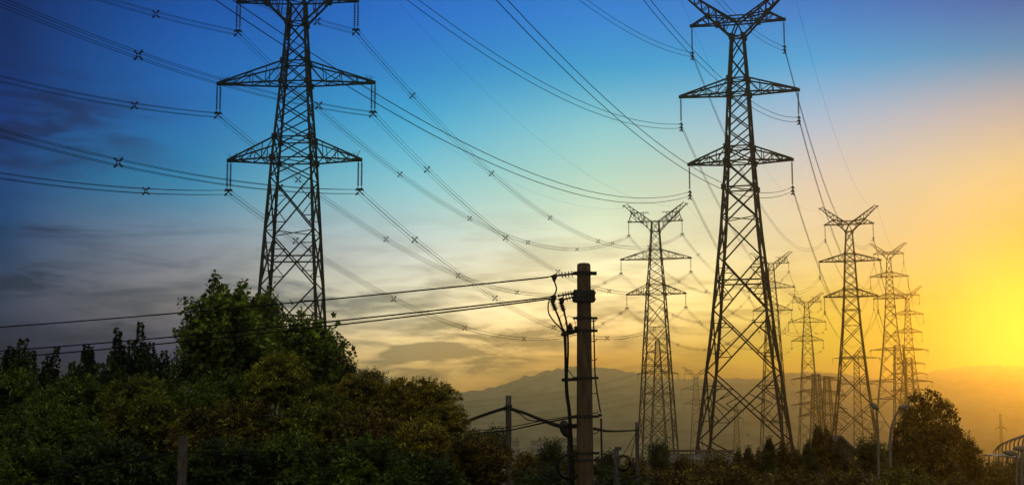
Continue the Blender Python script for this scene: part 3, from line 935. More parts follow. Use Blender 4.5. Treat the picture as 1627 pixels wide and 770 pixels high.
# the three service wires leaving the pole to the left
def service(label, a, ctrl_end, sag, r=0.017):
    a = a + Vector((PX, YP, 0))
    mb = MB(); mb.tube([p - a for p in sag_pts(a, ctrl_end, sag, 40)], r, 6)
    o = mb.build('service_wire', M_CABLE, None, True); o.location = a
    tag(o, label, 'wire', 'service wires from the concrete pole')
service('uppermost dark wire running from the concrete pole to the left across the trees', TOPC, P(-260, 536, 50), 0.12, .018)
service('upper one of the paired dark wires leaving the concrete pole below the top wire', LC1, P(-260, 573, 50), 0.16, .018)
service('lower one of the paired dark wires leaving the concrete pole to the left', LC2, P(-260, 586, 50), 0.18, .018)

# ------------------------------------------------------------------ lesser posts, cables, lamps
def post(label, px, pytop, Y, r0, r1, mat, square=False, cat='post', name='post'):
    p = P(px, pytop, Y)
    root = empty(name, (p.x, Y, 0)); tag(root, label, cat)
    mb = MB()
    if square: mb.bar((0, 0, 0), (0, 0, p.z), r0 * 2, r1 * 2)
    else:
        zz = np.linspace(0, p.z, 12); mb.tube([(0, 0, z) for z in zz], [r0 + (r1 - r0) * z / p.z for z in zz], 14)
    mb.build('shaft', mat, root, not square)
    return root, p.z
r2_, z2 = post('slim dark pole carrying a twisted cable, between the bushes and the concrete pole', 808, 628, 55, .115, .10, M_POST, cat='utility pole', name='utility_pole')
mb = MB(); mb.tube([(0, 0, P(808, 645, 55).z - .05), (0, 0, P(808, 645, 55).z + .05)], .125, 14); mb.box((-.14, 0, P(808, 649, 55).z), .05, .05, .16); mb.build('band', M_BAND, r2_)
r3_, z3 = post('thin dark pole with stay wires, standing before the legs of the pole-side pylon', 1012, 670, 75, .10, .085, M_POST, cat='utility pole', name='utility_pole')
mb = MB(); mb.tube([(0, 0, P(1012, 683, 75).z - .05), (0, 0, P(1012, 683, 75).z + .05)], .105, 14); mb.build('band', M_BAND, r3_)
for ex in (990, 1003):
    e = P(ex, 722, 74); e = Vector((e.x - r3_.location.x, -1, e.z)); mb = MB()
    s = Vector((0, 0, P(1012, 684, 75).z)); d = (e - s); e2 = s + d * (s.z / -d.z)
    mb.bar(s, e2, .025); mb.build('stay_wire', M_CABLE, r3_)
r4_, z4 = post('short weathered stump post beside a hanging coil of cable', 979, 713, 46, .085, .08, M_POST)
mb = MB(); mb.box((.06, 0, z4 + .02), .16, .14, .1, .3); mb.build('cap', M_POST, r4_)
r5_, z5 = post('square grey concrete fence post low among the dark bushes', 291, 691, 29, .075, .072, M_POST, True)
mb = MB(); mb.bar((-.1, 0, P(291, 718, 29).z), (-.06, 0, P(291, 718, 29).z), .05); mb.build('insulator', M_PORC, r5_)

def cable_thing(label, ctrl, r, name='cable', twist=0.0, n=60, turns=16):
    c = [Vector(p) for p in ctrl]; o0 = c[0].copy()
    pts = curve_pts(c, n); mb = MB()
    if twist:
        L = len(pts)
        for ph in (0, math.pi):
            w = []
            for i, p in enumerate(pts):
                a = ph + turns * 6.283 * i / L
                w.append(p - o0 + Vector((math.cos(a) * twist * 0.4, math.cos(a) * twist, math.sin(a) * twist)))
            mb.tube(w, r, 5)
        mb.tube([p - o0 + Vector((0, 0, twist * 0.2)) for p in pts], r * 0.8, 5)
    else: mb.tube([p - o0 for p in pts], r, 6)
    o = mb.build(name, M_CABLE, None, True); o.location = o0
    return tag(o, label, 'cable')
cable_thing('lumpy twisted cable from the slim pole down into the left bushes', [P(806, 647, 55), P(775, 657, 53), P(737, 672, 51), P(690, 700, 49), P(640, 735, 47)], .022, twist=.045, n=200, turns=30)
cable_thing('lumpy twisted cable sagging between the slim pole and the concrete pole', [P(810, 648, 55), P(835, 656, 52), P(862, 667, 46), P(890, 676, 40), P(918, 676, 35.2)], .020, twist=.04, n=200, turns=26)
cable_thing('slack black cable looping under the twisted cable next to the slim pole', [P(811, 650, 54.8), P(826, 657, 54), P(838, 666, 52), P(852, 668, 51), P(862, 666, 50)], .018)
cable_thing('smooth cable rising from the left bushes past the slim pole to the concrete pole', [P(640, 700, 50), P(720, 696, 48), P(765, 687, 46), P(808, 683, 44), P(860, 672, 40), P(918, 661, 35.2)], .020)
cable_thing('thin cable parallel above the smooth one, left of the concrete pole', [P(640, 692, 52), P(740, 685, 49), P(808, 678, 46), P(860, 668, 41), P(918, 659, 35.3)], .012)
cable_thing('lumpy twisted cable from the concrete pole to the thin stayed pole', [P(943, 680, 35.3), P(965, 684, 48), P(990, 684, 62), P(1010, 683, 75)], .014, twist=.028, n=160, turns=24)
cable_thing('dim twisted cable drooping from the square fence post through the dark bushes', [P(288, 717, 29), P(230, 728, 28.5), P(150, 745, 28), P(60, 764, 27.5), P(-40, 792, 27)], .009, twist=.018, n=200, turns=30)
cable_thing('thin dark cable leaving the square fence post to the right', [P(294, 717, 29), P(400, 718, 29), P(540, 712, 29.5), P(700, 695, 30)], .008)
cable_thing('sagging black cable low across the hedge right of the concrete pole', [P(943, 742, 35.3), P(1010, 757, 60), P(1100, 763, 80)], .02)
mb = MB(); c0 = P(990, 735, 46)
for k in range(5):
    mb.tube([Vector((math.cos(a) * (.19 + .012 * (k % 3)), -.06 + .03 * k, math.sin(a) * (.19 + .01 * k))) for a in np.linspace(0, 6.283, 26)], .016, 6)
mb.bar((-.19, 0, .02), (-.25, .02, .10), .03)
o = mb.build('cable_coil', M_CABLE, None, True); o.location = c0
tag(o, 'black coil of cable hanging on the short stump post', 'cable')

def lamp(label, ctrl, Y, r0, r1, head, hdir, mat=M_LAMP, hs=0.55):
    pts = [P(x, y, Y) for x, y in ctrl]
    root = empty('street_lamp', (pts[0].x, Y, 0)); tag(root, label, 'street lamp')
    o = Vector((pts[0].x, Y, 0))
    c = [Vector((0, 0, 0))] + [p - o for p in pts]
    mb = MB(); w = curve_pts(c, 40); mb.tube(w, [r0 + (r1 - r0) * i / (len(w) - 1) for i in range(len(w))], 8)
    mb.build('mast', mat, root, True)
    mb = MB(); h = P(*head, Y) - o; d = Vector(hdir).normalized()
    mb.lathe(h - d * hs * .5, h + d * hs * .5, [(0, .05), (.12, .11), (.45, .17), (.8, .13), (1, .03)], 10)
    mb.build('lamp_head', mat, root, True)
    return root
lamp('straight pale street lamp in front of a pylon leg, its head facing away', [(1396, 745), (1395, 690), (1392.5, 652)], 95, .10, .06, (1389.5, 645), (-.5, 0, .5), hs=.65)
lamp('gooseneck street lamp curving right, in front of the strain towers', [(1414, 720), (1414, 700), (1418, 673), (1426, 654), (1433, 648)], 95, .11, .05, (1436, 645.5), (1, 0, .35), hs=.75)
lamp('pale street lamp at the far right with a flat arm', [(1615.5, 770), (1615.5, 724), (1612, 721), (1607, 720)], 88, .09, .05, (1605, 719), (-1, 0, .1), hs=.8)
lamp('rightmost street lamp, its flat head just above the other', [(1623.5, 770), (1623.5, 714), (1622, 712.5), (1620, 712.5)], 90, .11, .06, (1620, 712), (-1, 0, .05), hs=.8)
lamp('small dark hooked lamp on a thin stalk left of the concrete pole', [(903, 760), (903, 700), (902, 684), (899, 674), (894, 670)], 44, .035, .02, (898.5, 681), (.35, 0, -1), M_BAND, .5)

# ------------------------------------------------------------------ buildings
def blocks(label, px0, px1, pytop, Y, cols, rows):
    a, b = P(px0, pytop, Y), P(px1, pytop, Y)
    h = a.z; w = b.x - a.x
    root = empty('apartment_block', ((a.x + b.x) / 2, Y, 0)); tag(root, label, 'building')
    mb = MB(); mb.box((0, 0, h / 2), w, 14, h); mb.build('wall', M_WALL, root)
    mb = MB(); mb.box((0, 0, h + .3), w + .6, 14.6, .6); mb.box((w * .2, 0, h + 1.4), w * .18, 5, 1.8); mb.build('roof', M_ROOF, root)
    for i in range(cols):
        for j in range(rows):
            mb = MB(); mb.box((-w / 2 + (i + .5) * w / cols, -7.02, h * (j + .5) / rows), w / cols * .5, .12, h / rows * .45); mb.build('window', M_GLASS, root)
blocks('small faint apartment block between the slim pole and the bushy treetops', 814, 825, 702, 900, 3, 4)
blocks('faint low apartment block in the haze right of the slim pole', 844, 863, 701, 900, 5, 4)
blocks('broad faint apartment block just left of the concrete pole', 889, 916, 697, 900, 6, 5)

a = P(1052, 714, 175); b = P(1166, 714, 175)
root = empty('flat_roofed_shed', ((a.x + b.x) / 2, 178, 0)); tag(root, 'long flat-roofed shed behind the hedge, under the tallest pylon', 'building')
mb = MB(); mb.box((0, 0, a.z / 2 - .2), b.x - a.x - .5, 6, a.z - .4); mb.build('wall', M_WALL, root)
mb = MB(); mb.box((0, 0, a.z - .1), b.x - a.x, 7, .22); mb.build('roof', M_ROOF, root)
mb = MB(); mb.box((-2, -3.03, 1.1), 1.1, .1, 2.2); mb.build('door', M_ROOF, root)

a = P(1334, 692, 130); b = P(1362, 716, 130)
root = empty('house', (a.x, 134, 0)); tag(root, 'house with a dark pitched roof showing above the hedge beside the poplar-like shrubs', 'house')
ez, rz_, hw_ = b.z, a.z, (b.x - a.x)
mb = MB(); mb.box((0, 0, ez / 2), hw_ * 1.7, 8, ez)
mb.poly_prism([(-hw_ * .85, -3.95, ez), (hw_ * .85, -3.95, ez), (0, -3.95, rz_ - .25)], .1)
mb.build('wall', M_POST, root)
mb = MB()
for s in (-1, 1): mb.poly_prism([(0, -4.5, rz_), (s * hw_ * 1.05, -4.5, ez - .2), (s * hw_ * 1.05, 4.5, ez - .2), (0, 4.5, rz_)], .16)
mb.build('roof', M_ROOF, root)
mb = MB(); mb.box((0, -4.04, ez * .6), 1.1, .08, 1.0); mb.build('window', M_GLASS, root)

a = P(1569, 723, 150); b = P(1612, 724, 150)
root = empty('low_shelter', ((a.x + b.x) / 2, 150, 0)); tag(root, 'low shelter with a pale sheet roof behind the lamps at far right', 'shelter')
w = b.x - a.x
mb = MB()
for i in range(12):
    t0, t1 = i / 12, (i + 1) / 12
    f = lambda t: (-w / 2 + w * t, a.z + .12 * math.sin(3.0 * t + .2) - .15 * t)
    (x0, z0_), (x1, z1_) = f(t0), f(t1)
    mb.poly_prism([(x0, -1.6, z0_), (x1, -1.6, z1_), (x1, 1.6, z1_), (x0, 1.6, z0_)], .14)
mb.build('roof', M_PALE, root)
for x in (-w * .45, -w * .1, w * .25, w * .45):
    mb = MB(); mb.bar((x, 0, 0), (x, 0, a.z - .05), .12); mb.build('post', M_LAMP, root)

root = empty('barrier_frame', (P(1600, 720, 170).x, 170, 0)); tag(root, 'row of curved steel ribs of an arched barrier frame at the far right edge', 'barrier')
ctr = root.location.copy()
ribs = []
for i in range(11):
    t = i / 10
    px = 1579 + 62 * t ** 1.25
    pyt = 713 - 29 * t ** 0.75
    Y = 235 - 95 * t ** 0.8
    bp, tp = P(px, 724, Y), P(px + 6 + 9 * t, pyt, Y)
    pts = [Vector((bp.x, Y, 0)), Vector((bp.x, Y, bp.z)), Vector((bp.x, Y, bp.z + (tp.z - bp.z) * .55)), Vector((bp.x + (tp.x - bp.x) * .25, Y, bp.z + (tp.z - bp.z) * .85)), tp]
    w = [p - ctr for p in curve_pts(pts, 20)]
    ribs.append(w)
    mb = MB(); mb.tube(w, .085, 6); mb.build('rib', M_LAMP, root, True)
for idx in (-1, -4):
    mb = MB(); mb.tube([w[idx] + Vector((0, 0, .06)) for w in ribs], .12, 6); mb.build('rail', M_LAMP, root, True)

# ------------------------------------------------------------------ vegetation
LEAF_NARROW = (np.array([(0, 0, 0), (.20, .38, .05), (0, 1, -.05), (-.20, .38, .05)]), [(0, 1, 2, 3)])
LEAF_OVAL = (np.array([(0, 0, 0), (.30, .22, .05), (.30, .6, .03), (0, 1, -.08), (-.30, .6, .03), (-.30, .22, .05)]), [(0, 1, 2, 3, 4, 5)])
LEAF_LOBED = (np.array([(0, 0, 0), (.40, -.04, .04), (.34, .26, .02), (.56, .56, .05), (.2, .60, 0), (0, 1, -.10), (-.2, .60, 0), (-.56, .56, .05), (-.34, .26, .02), (-.40, -.04, .04)]),
              [(0, 1, 2, 3, 4, 5, 6, 7, 8, 9)])

def unit(a): return a / (np.linalg.norm(a, axis=-1, keepdims=True) + 1e-9)

def leaf_mesh(name, pos, tip, size, tmpl, rng, mat, flat=0.5, bias=None):
    """one mesh of many separate leaves"""
    tv, tf = tmpl
    n, k = len(pos), len(tv)
    tip = unit(tip)
    nr = unit(rng.normal(0, 1, (n, 3)) + np.array([0, 0, flat])) if bias is None else unit(rng.normal(0, .42, (n, 3)) + bias)
    u = unit(np.cross(tip, nr)); nr = np.cross(u, tip)
    V = pos[:, None, :] + size[:, None, None] * (u[:, None, :] * tv[None, :, 0:1] + tip[:, None, :] * tv[None, :, 1:2] + nr[:, None, :] * tv[None, :, 2:3])
    me = bpy.data.meshes.new(name)
    me.vertices.add(n * k); me.vertices.foreach_set('co', V.reshape(-1).astype(np.float32))
    f = np.array(tf[0])
    m = len(f)
    me.loops.add(n * m)
    me.loops.foreach_set('vertex_index', (np.arange(n)[:, None] * k + f[None, :]).reshape(-1).astype(np.int32))
    me.polygons.add(n)
    me.polygons.foreach_set('loop_start', (np.arange(n) * m).astype(np.int32))
    me.polygons.foreach_set('loop_total', np.full(n, m, np.int32))
    me.update(calc_edges=True); me.validate()
    me.materials.append(mat)
    return me

def lobes(rng, n=7, amp=0.22):
    d = unit(rng.normal(0, 1, (n, 3))); a = rng.uniform(-amp, amp, n)
    return lambda x: 1 + (np.exp(-3.0 * (1 - x @ d.T)) * a).sum(-1)

def crown_dome(seed, M=54, K=185, leaf=.205, R=2.0, tm=LEAF_NARROW, big=.30, inner_n=1300):
    """a domed crown made of distinct leafy clumps with dark gaps between them"""
    rng = np.random.default_rng(seed)
    d = unit(rng.normal(0, 1, (M * 3, 3))); d[:, 2] = np.where(d[:, 2] < -.35, -d[:, 2], d[:, 2])
    keep = []                                     # spread the clumps out a little
    for i in range(len(d)):
        if all(np.dot(d[i], d[j]) < 1 - 1.15 / M for j in keep): keep.append(i)
        if len(keep) == M: break
    d = d[keep]; M = len(d)
    L = lobes(rng, 9, big)
    c = d * (R * L(d) * rng.uniform(.62, 1.0, M))[:, None]
    cr = R * rng.uniform(.15, .26, M)
    o = unit(rng.normal(0, 1, (M, K, 3)))
    o[..., 2] = np.where(o[..., 2] < -.2, -o[..., 2] * .6, o[..., 2])
    rad = rng.uniform(.35, 1.0, (M, K, 1)) ** .6
    off = o * rad * np.array([1, 1, .72]) * cr[:, None, None] * (1 + .25 * np.sin(o @ unit(rng.normal(0, 1, 3)) * 7))[..., None]
    pos = (c[:, None, :] + off).reshape(-1, 3)
    tip = (o * .8 + d[:, None, :] * .35 + np.array([0, 0, -.55]) + rng.normal(0, .38, (M, K, 3))).reshape(-1, 3)
    bias = (o * .9 + d[:, None, :] * .3 + np.array([0, 0, .45])).reshape(-1, 3)
    size = leaf * rng.uniform(.55, 1.35, M * K)
    T = 130                                       # stray twigs that break the outline
    td = unit(rng.normal(0, 1, (T, 3)) + np.array([0, 0, .5])); tp = td * (R * L(td))[:, None]
    dr = unit(td + rng.normal(0, .35, (T, 3)) + np.array([0, 0, .3]))
    ln = rng.uniform(.10, .26, (T, 1)) * R
    s = np.linspace(0, 1, 14)
    tpos = ((tp * .94)[:, None, :] + dr[:, None, :] * (ln * s[None, :])[:, :, None] + rng.normal(0, .022 * R, (T, 14, 3))).reshape(-1, 3)
    ttip = (dr[:, None, :] * .6 + rng.normal(0, .8, (T, 14, 3))).reshape(-1, 3)
    inner = rng.normal(0, .40 * R, (inner_n, 3)); inner *= np.minimum(1, .66 * R / np.linalg.norm(inner, axis=1))[:, None]
    pos = np.concatenate([pos, tpos, inner]); tip = np.concatenate([tip, ttip, rng.normal(0, 1, (inner_n, 3))])
    bias = np.concatenate([bias, np.tile([0, 0, .5], (T * 14, 1)), unit(inner)])
    size = np.concatenate([size, leaf * rng.uniform(.55, 1.0, T * 14), np.full(inner_n, leaf * 2.4)])
    return leaf_mesh('crown_leaves', pos, tip, size, tm, rng, L_GREEN, bias=bias)

def crown_shoots(seed, shoots, per, leaf, rx, rz_, up=.6, tm=LEAF_LOBED, spread=.17, inner=500, L0=(.5, 1.0), gap=.28):
    """leafy shoots: branches that start inside the crown and run outwards and up"""
    rng = np.random.default_rng(seed)
    d = unit(rng.normal(0, 1, (shoots, 3)) + np.array([0, 0, .25]))
    L = lobes(rng, 8, gap)
    rr = L(d)[:, None]
    s0 = d * rr * rng.uniform(.25, .75, (shoots, 1)) * np.array([rx, rx, rz_])
    dirv = unit(d * np.array([1, 1, .7]) + np.array([0, 0, up]) + rng.normal(0, .18, (shoots, 3)))
    ln = rng.uniform(*L0, (shoots, 1)) * min(rx, rz_) * .75
    t = rng.uniform(0, 1, (shoots, per)) ** .85
    p = s0[:, None, :] + dirv[:, None, :] * (ln * t)[:, :, None]
    jit = rng.normal(0, 1, (shoots, per, 3)) * spread * (1.15 - .75 * t)[:, :, None]
    pos = (p + jit).reshape(-1, 3)
    tip = (unit(jit) + dirv[:, None, :] * .3 + np.array([0, 0, -.35])).reshape(-1, 3)
    size = (leaf * rng.uniform(.55, 1.25, (shoots, per)) * (1.1 - .45 * t)).reshape(-1)
    ip = rng.normal(0, .36, (inner, 3)) * np.array([rx, rx, rz_])
    pos = np.concatenate([pos, ip]); tip = np.concatenate([tip, rng.normal(0, 1, (inner, 3))]); size = np.concatenate([size, np.full(inner, leaf * 1.4)])
    bias = np.concatenate([(unit(jit) * .8 + d[:, None, :] * .4 + np.array([0, 0, .6])).reshape(-1, 3), np.tile([0, 0, .5], (inner, 1))])
    return leaf_mesh('crown_leaves', pos, tip, size, tm, rng, L_GREEN, bias=bias)

def crown_spires(seed, n, H, leaf, w):
    """several upright leafy shoots rising from a low mass"""
    rng = np.random.default_rng(seed)
    P_, T_, Z_ = [], [], []
    for i in range(n):
        x, y = rng.uniform(-w, w), rng.uniform(-w, w) * .8
        h = H * rng.uniform(.55, 1.0) * (1 - .25 * abs(x) / w)
        lean = rng.normal(0, .08, 2)
        m = int(150 * h)
        t = rng.uniform(0, 1, m)
        # knots of leaves along the shoot
        kn = .55 + .45 * np.sin(t * h * 7 + rng.uniform(0, 6))
        r = (.10 + .24 * (1 - t) ** .8) * (.6 + .6 * kn)
        a = rng.uniform(0, 6.283, m); rr = r * np.sqrt(rng.uniform(0, 1, m))
        P_.append(np.stack([x + lean[0] * t * h + np.cos(a) * rr, y + lean[1] * t * h + np.sin(a) * rr, t * h - .2 * H], -1))
        T_.append(np.stack([np.cos(a), np.sin(a), rng.uniform(-.8, .5, m)], -1))
        Z_.append(leaf * rng.uniform(.6, 1.2, m) * (1.1 - .4 * t))
    m = int(900 * w)
    P_.append(np.stack([rng.uniform(-w, w, m), rng.uniform(-w, w, m), rng.uniform(-.6, .2, m) * H], -1)); T_.append(rng.normal(0, 1, (m, 3))); Z_.append(np.full(m, leaf * 1.15))
    return leaf_mesh('crown_leaves', np.concatenate(P_), np.concatenate(T_), np.concatenate(Z_), LEAF_LOBED, rng, L_GREEN)

MESH = {}
for i in range(4): MESH['dome%d' % i] = crown_dome(20 + i)
MESH['mapleA'] = crown_shoots(51, 230, 60, .20, 1.8, 2.3, up=.85, spread=.14, gap=.36)
MESH['mapleB'] = crown_shoots(52, 190, 54, .19, 1.8, 2.25, up=.85, spread=.13, gap=.40)
for i in range(3): MESH['spire%d' % i] = crown_spires(60 + i, 8, 2.6, .19, .95)
for i in range(3): MESH['rough%d' % i] = crown_shoots(70 + i, 150, 40, .20, 1.75, 1.7, up=.3, tm=LEAF_OVAL, spread=.24, inner=900)
for i in range(2): MESH['poplar%d' % i] = crown_shoots(80 + i, 150, 36, .20, .75, 3.2, up=2.2, tm=LEAF_OVAL, spread=.13, inner=600, L0=(.7, 1.5), gap=.15)
for i in range(2):
    me_ = MESH['poplar%d' % i]
    co = np.empty(len(me_.vertices) * 3, np.float32); me_.vertices.foreach_get('co', co); co = co.reshape(-1, 3)
    co[:, :2] *= (1.15 - .75 * np.clip((co[:, 2:3] + .8) / 4.6, 0, 1))
    me_.vertices.foreach_set('co', co.reshape(-1)); me_.update()
MESH['round'] = crown_dome(90, M=170, K=110, leaf=.17, R=2.5, tm=LEAF_OVAL, big=.6, inner_n=3000)
UNIT = dict(dome=2.0, maple=2.0, spire=1.0, rough=2.0, poplar=.8, round=2.65)
HALF_Z = dict(dome=2.05, maple=2.75, spire=1.3, rough=2.1, poplar=4.0, round=2.7)

def tree(name, mesh, px, ytop, hw, Y, mat, label, cat, hh=None, group=None, rot=None, seed=0):
    """px, ytop, hw, hh: where the crown stands (centre, top, half width, half height, as seen from the road)"""
    rng = random.Random(seed * 77 + int(px) * 13 + int(Y))
    fam = mesh.rstrip('0123456789AB')
    s = hw * Y / FPX / UNIT[fam]
    top = P(px, ytop, Y)
    sz = s if hh is None else hh * Y / FPX / HALF_Z[fam]
    zc = top.z - HALF_Z[fam] * sz if fam != 'spire' else top.z - .8 * 2.6 * sz
    root = empty(name, (top.x, Y, 0)); tag(root, label, cat, group)
    c = bpy.data.objects.new('crown', MESH[mesh]); COL.objects.link(c)
    c.parent = root; c.location = (0, 0, zc); c.scale = (s, s, sz)
    c.rotation_euler = (0, 0, rng.uniform(0, 6.28) if rot is None else rot)
    c.material_slots[0].link = 'OBJECT'; c.material_slots[0].material = mat
    mb = MB()
    r = max(.05, .055 * UNIT[fam] * s + .03)
    lean = Vector((rng.uniform(-.2, .2), rng.uniform(-.2, .2), 0))
    ht = zc + HALF_Z[fam] * sz * .35
    tr = [lean * t + Vector((math.sin(t * 5 + px) * .05, math.cos(t * 4 + px) * .05, ht * t)) for t in np.linspace(0, 1, 9)]
    mb.tube(tr, r, 9, r * .3)
    for k in range(7):
        t = rng.uniform(.5, .95); i = int(t * 8); p = tr[i]
        a = rng.uniform(0, 6.28)
        e = p + Vector((math.cos(a) * UNIT[fam] * s * .65, math.sin(a) * UNIT[fam] * s * .65, HALF_Z[fam] * sz * rng.uniform(.2, .6)))
        mb.tube([p, p.lerp(e, .5) + Vector((0, 0, .1 * s)), e], r * .4, 6, r * .1)
    mb.build('trunk', M_BARK, root, True)
    return root

G1, G2, G3, G4 = 'bushy trees on the left slope', 'upright leafy saplings at the left', 'hedge trees on the right', 'poplar-like shrubs'
# tall leafy trees at the left
tree('leafy_tree', 'mapleA', 366, 434, 86, 62, L_LIT, 'tallest broad-leaved tree of the left slope, its crown hiding the foot of a pylon', 'tree', 122, rot=.6)
tree('leafy_tree', 'mapleB', 490, 474, 80, 58, L_LIT, 'sparser broad-leaved tree right of the tallest one, sky showing through', 'tree', 112, rot=2.0)
tree('leafy_tree', 'mapleB', 424, 452, 30, 64, L_LIT, 'narrow leafy crown wedged between the two big broad-leaved trees', 'tree', 60, rot=1.0)
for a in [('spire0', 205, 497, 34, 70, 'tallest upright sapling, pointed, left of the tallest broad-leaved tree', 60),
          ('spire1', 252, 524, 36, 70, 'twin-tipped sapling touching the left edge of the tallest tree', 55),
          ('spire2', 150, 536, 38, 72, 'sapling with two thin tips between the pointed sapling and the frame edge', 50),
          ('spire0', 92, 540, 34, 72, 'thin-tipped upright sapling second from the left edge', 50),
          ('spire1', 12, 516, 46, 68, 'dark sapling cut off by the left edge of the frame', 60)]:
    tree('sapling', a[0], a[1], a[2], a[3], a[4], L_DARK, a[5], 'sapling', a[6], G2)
tree('leafy_tree', 'rough2', 350, 578, 46, 60.5, L_GREEN, 'low green tree closing the gap below the tallest broad-leaved crown', 'tree', 50)
tree('leafy_tree', 'rough0', 318, 530, 46, 63, L_GREEN, 'low dark leafy tree at the left foot of the tallest broad-leaved tree', 'tree', 55)
tree('leafy_tree', 'rough1', 592, 585, 24, 62, L_DARK, 'small dark leafy tree poking up behind the yellow-green bushes', 'tree', 22)
tree('leafy_tree', 'rough2', 545, 560, 30, 60, L_DARK, 'small dark crown at the right foot of the sparser broad-leaved tree', 'tree', 40)
BUSH = [
    (10, 596, 84, 60, 'L_GREEN', 'dim green bushy tree at the left edge below the dark sapling'),
    (118, 602, 72, 58, 'L_GREEN', 'dim green bushy tree below the thin-tipped saplings'),
    (216, 596, 58, 54, 'L_OLIVE', 'olive bushy tree right below the pointed sapling'),
    (312, 612, 66, 52, 'L_GREEN', 'green bushy tree under the tallest broad-leaved crown'),
    (392, 596, 54, 53, 'L_GREEN', 'green bushy tree under the gap between the big leafy crowns'),
    (442, 564, 44, 50, 'L_YELLOW', 'bright yellow-green bushy dome in front of the big leafy crowns'),
    (500, 612, 58, 50, 'L_OLIVE', 'olive bushy tree right of the bright yellow-green dome'),
    (572, 596, 46, 52, 'L_GOLD', 'yellowish bushy dome in front of the small dark leafy tree'),
    (628, 604, 48, 51, 'L_GOLD', 'olive bushy dome next to the last dome before the open sky'),
    (684, 603, 44, 48, 'L_GOLD', 'rounded bushy tree at the right end of the slope, against the sky'),
    (700, 640, 40, 46, 'L_GOLD', 'bushy shoulder below the last dome, where cables come in'),
    (84, 648, 98, 45, 'L_GREEN', 'broad dim bushy tree left of centre of the dark lower slope'),
    (232, 628, 74, 44, 'L_OLIVE', 'olive bushy tree above the square fence post, to its left'),
    (360, 640, 84, 42, 'L_RUST', 'rusty brown bushy tree right above the square fence post'),
    (478, 640, 78, 43, 'L_OLIVE', 'olive bushy tree next to the rusty brown one'),
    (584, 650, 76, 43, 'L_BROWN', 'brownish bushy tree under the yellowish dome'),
    (676, 672, 70, 42, 'L_GOLD', 'orange-tinged bushy tree at the lower right of the slope'),
    (36, 712, 96, 34, 'L_GREEN', 'dark green bush in the bottom left corner'),
    (180, 690, 92, 33, 'L_DARK', 'almost black bush left of the square fence post'),
    (356, 700, 70, 34, 'L_DARK', 'dark bush just right of the square fence post'),
    (452, 694, 88, 35, 'L_GREEN', 'green bush at the bottom below the rusty brown tree'),
    (570, 700, 88, 34, 'L_GREEN', 'green bush at the bottom below the brownish tree'),
    (668, 716, 74, 36, 'L_DARK', 'dark bush at the bottom, left of the slim pole'),
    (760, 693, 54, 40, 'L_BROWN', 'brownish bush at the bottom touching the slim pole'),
    (270, 722, 64, 36, 'L_DARK', 'dark bush directly behind the square fence post'),
]
MATS = dict(L_GOLD=L_GOLD, L_LIT=L_LIT, L_GREEN=L_GREEN, L_OLIVE=L_OLIVE, L_YELLOW=L_YELLOW, L_RUST=L_RUST, L_DARK=L_DARK, L_BROWN=L_BROWN)
for i, (px, yt, hw, Y, m, lb) in enumerate(BUSH):
    tree('bushy_tree', 'dome%d' % (i % 4), px, yt, hw, Y, MATS[m], lb, 'tree', hw * 1.0, G1, seed=i)
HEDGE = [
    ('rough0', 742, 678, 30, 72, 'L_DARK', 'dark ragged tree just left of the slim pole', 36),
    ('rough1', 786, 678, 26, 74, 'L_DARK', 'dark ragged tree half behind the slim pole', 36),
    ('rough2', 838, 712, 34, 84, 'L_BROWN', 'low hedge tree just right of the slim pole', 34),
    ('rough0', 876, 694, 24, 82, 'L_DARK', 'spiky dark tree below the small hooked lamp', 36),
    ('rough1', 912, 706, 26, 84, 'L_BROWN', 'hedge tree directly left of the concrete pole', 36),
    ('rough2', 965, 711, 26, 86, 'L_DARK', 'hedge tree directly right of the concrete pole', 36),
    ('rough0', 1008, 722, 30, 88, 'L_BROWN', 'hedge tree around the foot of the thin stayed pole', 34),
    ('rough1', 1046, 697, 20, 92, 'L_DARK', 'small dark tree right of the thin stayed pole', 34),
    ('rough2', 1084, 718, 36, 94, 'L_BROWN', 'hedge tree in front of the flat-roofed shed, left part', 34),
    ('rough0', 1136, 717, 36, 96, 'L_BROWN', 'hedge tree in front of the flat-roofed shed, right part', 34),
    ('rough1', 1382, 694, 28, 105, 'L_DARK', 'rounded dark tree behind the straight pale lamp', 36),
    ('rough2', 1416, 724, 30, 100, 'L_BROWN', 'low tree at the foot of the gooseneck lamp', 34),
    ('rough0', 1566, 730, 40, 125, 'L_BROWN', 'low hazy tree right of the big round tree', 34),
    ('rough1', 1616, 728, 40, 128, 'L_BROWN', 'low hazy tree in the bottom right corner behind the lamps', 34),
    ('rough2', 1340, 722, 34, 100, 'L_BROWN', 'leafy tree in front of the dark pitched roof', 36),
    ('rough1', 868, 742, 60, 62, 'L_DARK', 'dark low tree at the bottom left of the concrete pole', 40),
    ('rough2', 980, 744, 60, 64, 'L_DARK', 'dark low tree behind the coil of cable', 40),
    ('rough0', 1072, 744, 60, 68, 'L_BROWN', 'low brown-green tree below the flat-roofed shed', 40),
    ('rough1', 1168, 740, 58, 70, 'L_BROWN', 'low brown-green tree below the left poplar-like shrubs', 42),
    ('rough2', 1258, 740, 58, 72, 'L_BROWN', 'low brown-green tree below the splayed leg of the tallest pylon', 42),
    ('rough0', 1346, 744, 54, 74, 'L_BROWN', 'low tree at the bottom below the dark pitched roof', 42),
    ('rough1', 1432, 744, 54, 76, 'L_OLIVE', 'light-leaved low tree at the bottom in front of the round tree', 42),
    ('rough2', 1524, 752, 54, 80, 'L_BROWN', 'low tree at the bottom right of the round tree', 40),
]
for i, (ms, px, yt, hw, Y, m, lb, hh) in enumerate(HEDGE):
    tree('hedge_tree', ms, px, yt, hw, Y, MATS[m], lb, 'tree', hh, G3, seed=i)
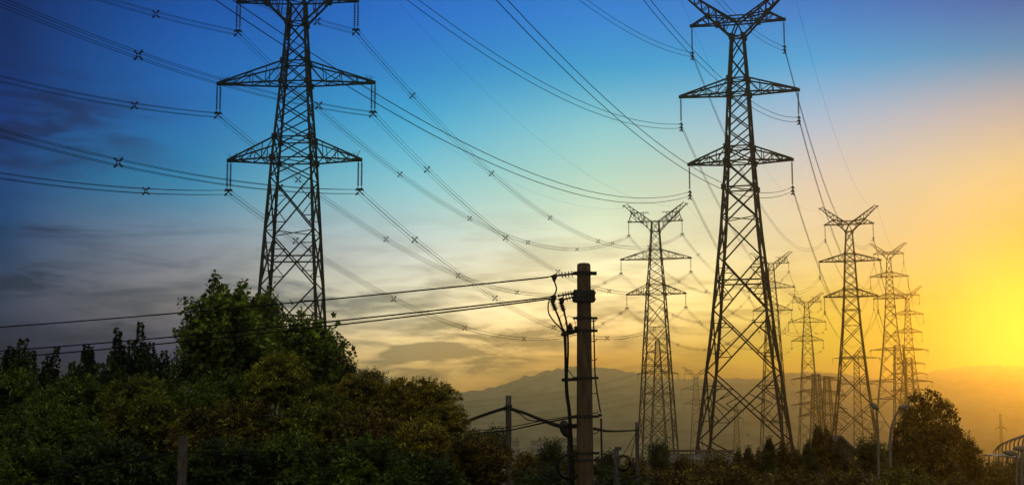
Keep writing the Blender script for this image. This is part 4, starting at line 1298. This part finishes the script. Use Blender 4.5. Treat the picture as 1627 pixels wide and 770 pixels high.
for i, (px, yt, hw, Y, lb) in enumerate([
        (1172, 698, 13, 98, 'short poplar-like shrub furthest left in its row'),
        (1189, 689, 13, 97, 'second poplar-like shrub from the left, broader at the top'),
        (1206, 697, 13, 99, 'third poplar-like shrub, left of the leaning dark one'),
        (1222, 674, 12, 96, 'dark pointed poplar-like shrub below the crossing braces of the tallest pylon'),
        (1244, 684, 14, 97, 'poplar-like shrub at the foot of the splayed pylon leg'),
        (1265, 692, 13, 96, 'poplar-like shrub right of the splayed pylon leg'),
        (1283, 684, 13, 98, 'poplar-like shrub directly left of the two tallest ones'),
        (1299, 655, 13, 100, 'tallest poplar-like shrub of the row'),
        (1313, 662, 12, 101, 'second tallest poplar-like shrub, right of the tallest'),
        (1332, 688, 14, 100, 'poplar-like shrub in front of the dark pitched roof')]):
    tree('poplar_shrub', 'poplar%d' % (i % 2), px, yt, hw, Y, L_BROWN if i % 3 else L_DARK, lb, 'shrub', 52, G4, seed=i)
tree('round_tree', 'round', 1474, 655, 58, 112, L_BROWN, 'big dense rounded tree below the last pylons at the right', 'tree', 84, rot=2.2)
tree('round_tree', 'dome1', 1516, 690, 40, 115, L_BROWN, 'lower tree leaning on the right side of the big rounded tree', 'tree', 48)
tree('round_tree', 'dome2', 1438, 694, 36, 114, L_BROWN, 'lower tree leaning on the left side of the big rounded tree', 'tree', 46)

# ------------------------------------------------------------------ evening haze
mb = MB()
mb.box((0, 2350, (HAZE_TOP - 1.5) / 2), 10000, 5500, HAZE_TOP + 1.5)
hm = bpy.data.materials.new('evening_haze')
hm.use_nodes = True
ht = NT(hm.node_tree); hm.node_tree.nodes.clear()
pv = ht.node('ShaderNodeVolumePrincipled')
pv.inputs['Color'].default_value = HAZE_COLOR
pv.inputs['Density'].default_value = HAZE_DENSITY
pv.inputs['Anisotropy'].default_value = HAZE_G
oo = ht.node('ShaderNodeOutputMaterial'); ht.link(pv.outputs[0], oo.inputs['Volume'])
haze = mb.build('haze', hm)
tag(haze, kind='stuff')
